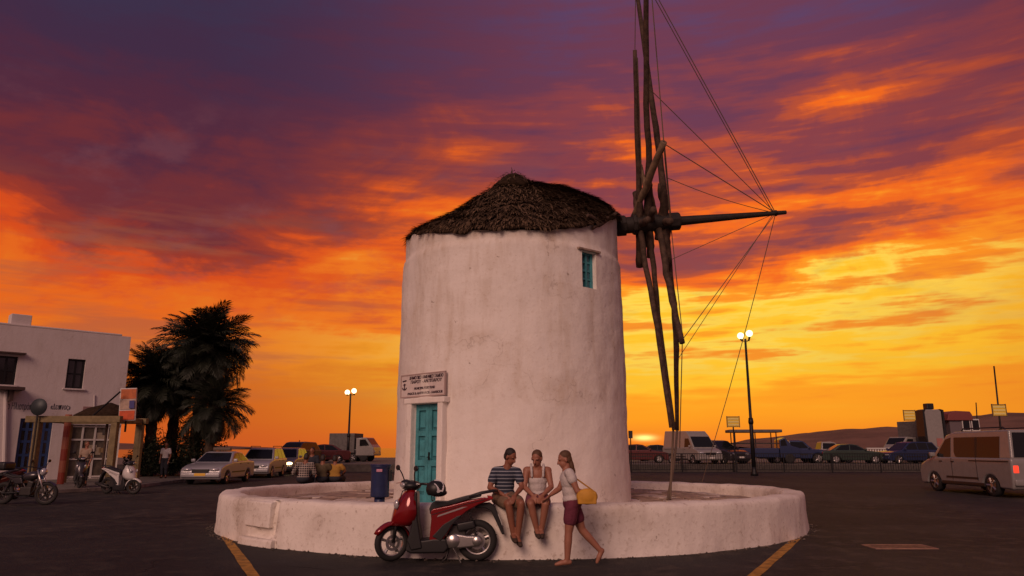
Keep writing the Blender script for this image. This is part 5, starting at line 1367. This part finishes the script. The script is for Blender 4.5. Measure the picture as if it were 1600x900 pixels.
    if style in ('van', 'hivan'):
        for s_ in (-1, 1):
            for x in (.50, -.82): MB().box((x, s_ * (hw + .001), .78), (.014, .012, .70)).build('door_seam', M_BLACKP, t)
            MB().box((-1.4, s_ * (hw + .004), 1.06), (1.9, .014, .03)).build('door_track', M_BLACKP, t)
            if style == 'van': MB().prism([(-.68, 1.16), (-.68, 1.79), (-.78, 1.79), (-.78, 1.16)], lambda z: s_ * (cw(z) - .01), lambda z: s_ * (cw(z) + .016)).build('window_pillar', M_BLACKP, t)
            MB().box((0, s_ * (hw - .01), .33), (2.3, .06, .12)).build('sill', M_BLACKP, t, True, .02)
        MB().box((up[0][0] - .012, 0, 1.1), (.012, .02, 1.2)).build('door_seam', M_BLACKP, t)
    xf = up[-1][0]
    MB().box((xf + .0, 0, up[-2][1] + .02), (.08, W * .42, .16)).build('grille', M_BLACKP, t, bevel=.02)
    MB().box((xf - .02, 0, .42), (.16, W * .96, .2)).build('bumper', paint if style != 'pickup' else M_STEEL, t, True, .05)
    MB().box((up[0][0] + .02, 0, .45), (.16, W * .96, .2)).build('bumper', paint if style != 'pickup' else M_STEEL, t, True, .05)
    MB().box((xf + .065, 0, .45), (.015, .5, .11)).build('number_plate', plate or M_PLATE, t); MB().box((up[0][0] - .065, 0, .62), (.015, .5, .11)).build('number_plate', plate or M_PLATE, t)
    zt = z1c
    if rack:
        for s_ in (-1, 1): MB().tube([(.3, s_ * .62, zt + .02), (.2, s_ * .62, zt + .08), (-1.8, s_ * .62, zt + .08), (-1.9, s_ * .62, zt + .02)], .022, 6).build('roof_rail', M_BLACKP, t)
    if sign: MB().box((-.15, 0, zt + .10), (.22, .85, .17)).build('roof_sign', sign, t, True, .04)
    return t
M_SIGNT = mat('roof_sign_dark', (.10, .07, .05), .5)
def heading(dx, dy): return math.atan2(dy, dx)
QZ = .45
# taxis queueing on the left
make_car('silver taxi sedan with yellow plate at the front of the queue below the palms', 'sedan', M_SILVER, (xat(344, 36.0, 725), 36.0, 0), heading(.02, -1), plate=M_PLATEY, sign=M_SIGNT, cat='taxi', name='taxi')
make_car('silver estate car standing second in the queue behind the taxi', 'wagon', M_SILVER, (xat(410, 43.0, 722), 43.0, 0), heading(.08, -1), rack=True)
make_car('pale estate car third in the queue with its headlights on', 'wagon', M_WHITEC, (xat(450, 49.0, 718), 49.0, 0), heading(.05, -1), lit=True)
make_car('dark estate car with lit headlights approaching at the end of the queue', 'wagon', M_DARKC, (xat(462, 56.0, 712), 56.0, QZ), heading(-.25, -.97), lit=True)
make_car('maroon car parked at the quay behind the seated people', 'sedan', M_REDC, (xat(500, 60.0, 712), 60.0, QZ), heading(-1, -.25))
make_car('dark pickup parked left of the box truck on the quay', 'pickup', M_DARKC, (xat(533, 66.0, 705), 66.0, QZ), heading(-1, .1))
# quay on the right
make_car('low maroon car on the quay just right of the mill', 'sedan', M_REDC, (xat(1000, 60.0, 705), 60.0, QZ), heading(1, -.1))
make_car('dark saloon on the quay between the maroon car and the white van', 'sedan', M_DARKC, (xat(1030, 68.0, 705), 68.0, QZ), heading(1, .05))
make_car('high roofed white van parked behind the railing under the windmill spars', 'hivan', M_WHITEC, (xat(1080, 57.5, 700), 57.5, QZ), heading(.30, -.95), cat='van', name='parked_van')
make_car('dark people carrier parked right beside the white van', 'wagon', M_DARKC, (xat(1122, 57.5, 700), 57.5, QZ), heading(.45, -.9), scale=1.08)
make_car('blue pickup parked under the right lamp post', 'pickup', M_BLUEC, (xat(1238, 58.5, 700), 58.5, QZ), heading(1, -.12), scale=1.05, cat='pickup', name='parked_pickup')
make_car('white pickup parked on the quay right of the blue pickups', 'pickup', M_WHITEC, (xat(1288, 61.0, 700), 61.0, QZ), heading(1, -.1), cat='pickup', name='parked_pickup')
make_car('dark green saloon parked before the white balustrade', 'sedan', mat('dark_green_paint', (.03, .05, .04), .35, .3, coat=.5), (xat(1330, 57.5, 700), 57.5, QZ), heading(1, -.15))
make_car('blue estate car parked right of the white balustrade', 'wagon', M_BLUEC, (xat(1416, 57.0, 700), 57.0, QZ), heading(-1, -.2))
make_car('white minibus with long dark side windows parked at the right edge', 'van', mat('minibus_paint', (.25, .24, .235), .35, 0, coat=.5, var=.1), (17.25, 27.3, 0), heading(-.01, 1), cat='minibus', name='minibus', rack=True, scale=1.1, tail_lit=True)
# canopy truck (blue open sided cab with canvas roof)
ct = thing('canopy_truck', 'blue truck with flat canvas canopy on posts behind the railing', 'truck', (xat(1192, 58.0, 700), 58.0, QZ), heading(1, -.12))
MB().prism([(-2.3, .45), (-2.3, 1.15), (1.0, 1.15), (1.0, .45)], -.95, .95).build('flatbed', M_BLUEC, ct, True, .05)
MB().prism([(1.05, .42), (1.05, 1.75), (1.5, 1.95), (1.95, 1.3), (2.5, 1.15), (2.6, .42)], -.9, .9).build('cab', M_BLUEC, ct, True, .06)
MB().prism([(1.62, 1.32), (1.46, 1.82), (1.15, 1.7), (1.15, 1.3)], -.91, .91).build('cab_window', M_GLASS, ct)
for x in (-2.2, -.7, .85):
    for y in (-.9, .9): MB().tube([(x, y, 1.1), (x, y, 2.3)], .045, 6).build('canopy_post', M_STEEL, ct)
MB().box((-.65, 0, 2.42), (3.9, 2.1, .22)).build('canopy', M_GREYC, ct, True, .05)
for y in (-.92, .92): MB().box((-.65, y, 1.5), (3.2, .04, .08)).build('side_rail', M_STEEL, ct)
for x in (-1.6, 1.75):
    for y in (-.82, .82):
        w0 = MB().lathe([(.2, -.11), (.35, -.11), (.37, -.06), (.37, .06), (.35, .11), (.2, .11)], n=20, axis='Y').build('wheel', M_RUBBER, ct, True); w0.location = (x, y, .37)
        MB().lathe([(.21, -.09), (.05, -.10)], n=16, axis='Y').build('rim', M_STEEL, w0)
def box_truck(label, px, Y, L, H, m_box, m_cab, rz, z=QZ, name='box_truck', py=700):
    t = thing(name, label, 'truck', (xat(px, Y, py), Y, z), rz)
    MB().box((-.9, 0, .75 + (H - .75) / 2), (L - 1.9, 2.2, H - .75)).build('cargo_box', m_box, t, bevel=.03)
    MB().box((-.4, 0, .6), (L - .6, .9, .22)).build('chassis', M_STEEL, t)
    x0 = L / 2 - 1.75
    MB().prism([(x0, .5), (x0, 2.0), (x0 + .9, 2.05), (x0 + 1.45, 1.35), (x0 + 1.6, 1.2), (x0 + 1.65, .5)], -1.0, 1.0).build('cab', m_cab, t, True, .07)
    MB().prism([(x0 + .95, 1.92), (x0 + 1.38, 1.36), (x0 + 1.43, 1.37), (x0 + 1.0, 1.96)], -.88, .88).build('windscreen', M_GLASS, t)
    for s_ in (-1, 1):
        MB().prism([(x0 + .35, 1.3), (x0 + .35, 1.85), (x0 + .85, 1.88), (x0 + 1.22, 1.36)], s_ * .98, s_ * 1.008).build('cab_window', M_GLASS, t)
        MB().ell((x0 + 1.62, s_ * .72, .85), (.06, .16, .11)).build('headlight', M_HEADL, t, True)
        for x in (x0 + .7, -L / 2 + 1.0):
            wo = MB().lathe([(.2, -.12), (.36, -.12), (.38, -.06), (.38, .06), (.36, .12), (.2, .12)], n=20, axis='Y').build('wheel', M_RUBBER, t, True); wo.location = (x, s_ * .85, .38); MB().lathe([(.21, s_ * .09), (.05, s_ * .11)], n=16, axis='Y').build('rim', M_STEEL, wo)
    return t
box_truck('grey box truck with pale cab on the quay beside the left lamp post', 556, 66.0, 4.2, 2.4, M_GREYC, M_WHITEC, heading(1, -.15))
box_truck('grey canvas box truck left of the white stepped tower', 1428, 62.0, 4.6, 3.3, M_GREYC, M_WHITEC, heading(-1, -.25))
# white stepped tower
tw_ = at(1457, 690, 59.0); tz = at(1457, 632, 59.0).z - QZ
tower = thing('stepped_tower', 'narrow white tower with dark cap and rounded shoulders on the quay', 'tower', (tw_.x, 59.0, QZ))
mpp = 59.0 / FPX
MB().prism([(-12 * mpp, 0), (-14 * mpp, tz * .5), (-14 * mpp, tz - 10 * mpp), (-10 * mpp, tz - 8 * mpp), (10 * mpp, tz - 8 * mpp), (13 * mpp, tz - 11 * mpp), (13 * mpp, tz * .5), (12 * mpp, 0)], -.55, .55).build('shaft', M_WHITEC, tower, True, .08)
MB().box((0, 0, tz - 3 * mpp), (11 * mpp, .6, 9 * mpp)).build('cap', M_BLACKP, tower, bevel=.06)
for s_ in (-1, 1): MB().prism([(s_ * 12.5 * mpp, tz * .3), (s_ * 16.5 * mpp, tz * .45), (s_ * 16 * mpp, tz - 9 * mpp), (s_ * 11 * mpp, tz - 7.5 * mpp), (s_ * 13.4 * mpp, tz - 12 * mpp)], -.60, .50).build('shoulder', M_BLACKP, tower)
MB().box((5 * mpp, -.57, tz * .35), (9 * mpp, .03, 12 * mpp)).build('notice', mat('faded_red', (.35, .14, .12), .6), tower)
# kiosk with red roof and glazed cabin
kk = thing('kiosk', 'quayside kiosk with dull red curved roof and white framed windows', 'kiosk', (xat(1492, 60.0, 690), 60.0, QZ)); kz = at(1490, 648, 60.0).z - QZ; km = 60.0 / FPX
MB().box((0, 0, kz / 2 - .1), (34 * km, 2.2, kz - .4)).build('wall', mat('kiosk_grey', (.13, .10, .11), .7), kk)
MB().prism([(-22 * km, kz - .5), (-19 * km, kz + .0), (-8 * km, kz + .25), (14 * km, kz + .2), (17 * km, kz - .1), (17 * km, kz - .5)], -1.3, 1.3).build('roof', mat('kiosk_red', (.20, .05, .045), .6), kk, True, .05)
for k, px in enumerate((1499, 1513)):
    x = (px - 1492) * km; wo = MB().box((x, -1.16, kz - .85), (12 * km, .06, 18 * km)).build('window', M_WHITEF, kk); MB().box((x, -1.20, kz - .85), (9.5 * km, .03, 14.5 * km)).build('pane', M_GLASS, wo)
# balustrade
bl = thing('balustrade', 'short white balustrade between the dark green saloon and blue estate', 'balustrade', (xat(1372, 59.5, 700), 59.5, QZ)); bw = 36 * 59.5 / FPX
MB().box((0, 0, 1.12), (bw, .22, .10)).build('top_rail', M_WHITEF, bl); MB().box((0, 0, .1), (bw, .22, .12)).build('base', M_WHITEF, bl)
for i in range(9): MB().lathe([(.07, .16), (.05, .3), (.10, .55), (.05, .85), (.07, 1.06)], (-bw / 2 + bw * (i + .5) / 9, 0, 0), 8).build('baluster', M_WHITEF, bl, True)

# ------------------------------------------------------------------ railing along the road edge
def railing(label, px0, px1, Y0, Y1, h=1.25):
    a, b = Vector((xat(px0, Y0, 720), Y0, 0)), Vector((xat(px1, Y1, 720), Y1, 0)); L = (b - a).length; rz = math.atan2((b - a).y, (b - a).x)
    t = thing('railing', label, 'railing', a, rz); n = max(2, int(L / 2.6))
    for i in range(n + 1): MB().box((L * i / n, 0, h / 2), (.07, .07, h)).build('post', M_IRON, t)
    for z in (.16, h - .03): MB().box((L / 2, 0, z), (L, .04, .05)).build('rail', M_IRON, t)
    pk = MB(); m_ = int(L / .16)
    for i in range(m_): pk.box((L * (i + .5) / m_, 0, .08 + h / 2), (.028, .024, h - .2))
    tag(pk.build('pickets', M_IRON, t), kind='stuff')
railing('black picket railing between the mill and the right yellow sign', 984, 1146, 51.0, 51.6)
railing('black picket railing from the right yellow sign to the minibus', 1150, 1452, 51.2, 50.2)
low = thing('kerb_wall', 'low dark concrete edge below the quay behind the railings', 'wall', (40, 52.4, 0))
MB().box((0, 0, .24), (150, .5, .5)).build('wall', mat('old_concrete', (.10, .085, .075), .9, var=.3), low)

# ------------------------------------------------------------------ street lamps, yellow signs, masts
def street_lamp(label, px, Y, py_top, dpx, gr, z0):
    p = at(px, py_top, Y); t = thing('street_lamp', label, 'street lamp', (p.x, Y, z0), 0, 'twin globe street lamps'); h = p.z - z0
    MB().tube([(0, 0, 0), (0, 0, h * .36), (0, 0, h * .365), (0, 0, h * .97)], [.13, .115, .09, .065], 10).build('pole', M_IRON, t, True)
    MB().lathe([(.22, 0), (.22, .12), (.15, .3), (.13, .5)], n=12).build('base', M_IRON, t, True); MB().lathe([(.13, h * .355), (.16, h * .37), (.13, h * .40)], n=12).build('collar', M_IRON, t, True)
    for s_, dz in ((-1, -.04), (1, .05)):
        x = s_ * dpx; ar = MB().tube([(0, 0, h * .955), (x * .6, 0, h * .952), (x, 0, h * .965)], .03, 6).build('arm', M_IRON, t, True)
        MB().ell((x, s_ * -.2, h + dz), (gr, gr, gr), n=20, m=14).build('globe', M_GLOBE, t, True)
        MB().tube([(x, 0, h * .955), (x, s_ * -.2, h + dz - gr)], [.05, .07], 8).build('globe_holder', M_IRON, t)
street_lamp('tall twin globe street lamp right of the windmill sails', 1164, 45.0, 523, .21, .20, 0)
street_lamp('twin globe street lamp left of the mill by the box truck', 548, 62.0, 612, .32, .21, QZ)
def yellow_sign(label, px, Y, py, wpx, hpx, z0, post_px=None):
    p = at(px, py, Y); m_ = Y / FPX; t = thing('yellow_sign', label, 'sign', (p.x, Y, z0)); h = p.z - z0; w_, hh = wpx * m_, hpx * m_
    MB().tube([((post_px or 0) * m_, .06, 0), ((post_px or 0) * m_, .06, h + hh * .5)], .05, 6).build('post', M_IRON, t)
    MB().box((0, 0, h), (w_, .05, hh)).build('board', mat('sign_yellow', (.88, .60, .04), .5), t)
    for i in range(3): MB().box((0, -.035, h + hh * (.3 - .3 * i)), (w_ * .86, .02, hh * .17)).build('text_line', mat('sign_yellow_pale', (.90, .78, .25), .5), t)
    for s_ in (-1, 1):
        MB().box((s_ * w_ / 2, -.012, h), (.05, .08, hh + .1)).build('frame', M_OCHRE, t); MB().box((0, -.012, h + s_ * hh / 2), (w_ - .05, .078, .05)).build('frame', M_OCHRE, t)
yellow_sign('yellow board on a post right of the white van', 1145.5, 54.5, 659, 19, 15, QZ)
yellow_sign('yellow board left of the white stepped tower', 1421, 66.0, 649, 18, 15, QZ, 9)
yellow_sign('yellow board above the roof of the first minibus', 1561, 50.0, 641, 21, 17, 0)
def mast(label, px0, py0, px1, Y, r_, z0):
    a = at(px0, py0, Y); b = xat(px1, Y, 690); t = thing('mast', label, 'mast', (b, Y, z0))
    MB().tube([(0, 0, 0), ((a.x - b) * .5, 0, (a.z - z0) * .5), (a.x - b, 0, a.z - z0)], [r_ * 1.6, r_ * 1.2, r_], 8).build('pole', M_IRON, t, True); MB().lathe([(.12, 0), (.12, .06)], n=10).build('foot', M_IRON, t)
mast('tall thin mast rising above the minibus roof', 1553, 572, 1564, 52.0, .05, 0)
mast('short thin mast on the skyline between tower and minibus', 1525, 629, 1527, 75.0, .05, QZ)
mast('thin pole standing on the quay left of the tallest pole group', 468, 688, 469, 72.0, .05, QZ)
sb = thing('small_sign', 'small dark square sign on a post right beside the mill wall', 'sign', (xat(985, 50.0, 680), 50.0, 0)); sz_ = at(985, 679, 50.0).z
MB().tube([(0, 0, 0), (0, 0, sz_ + .2)], .04, 6).build('post', M_IRON, sb); MB().box((0, -.05, sz_), (.28, .03, .5)).build('panel', M_STEEL, sb, bevel=.01)
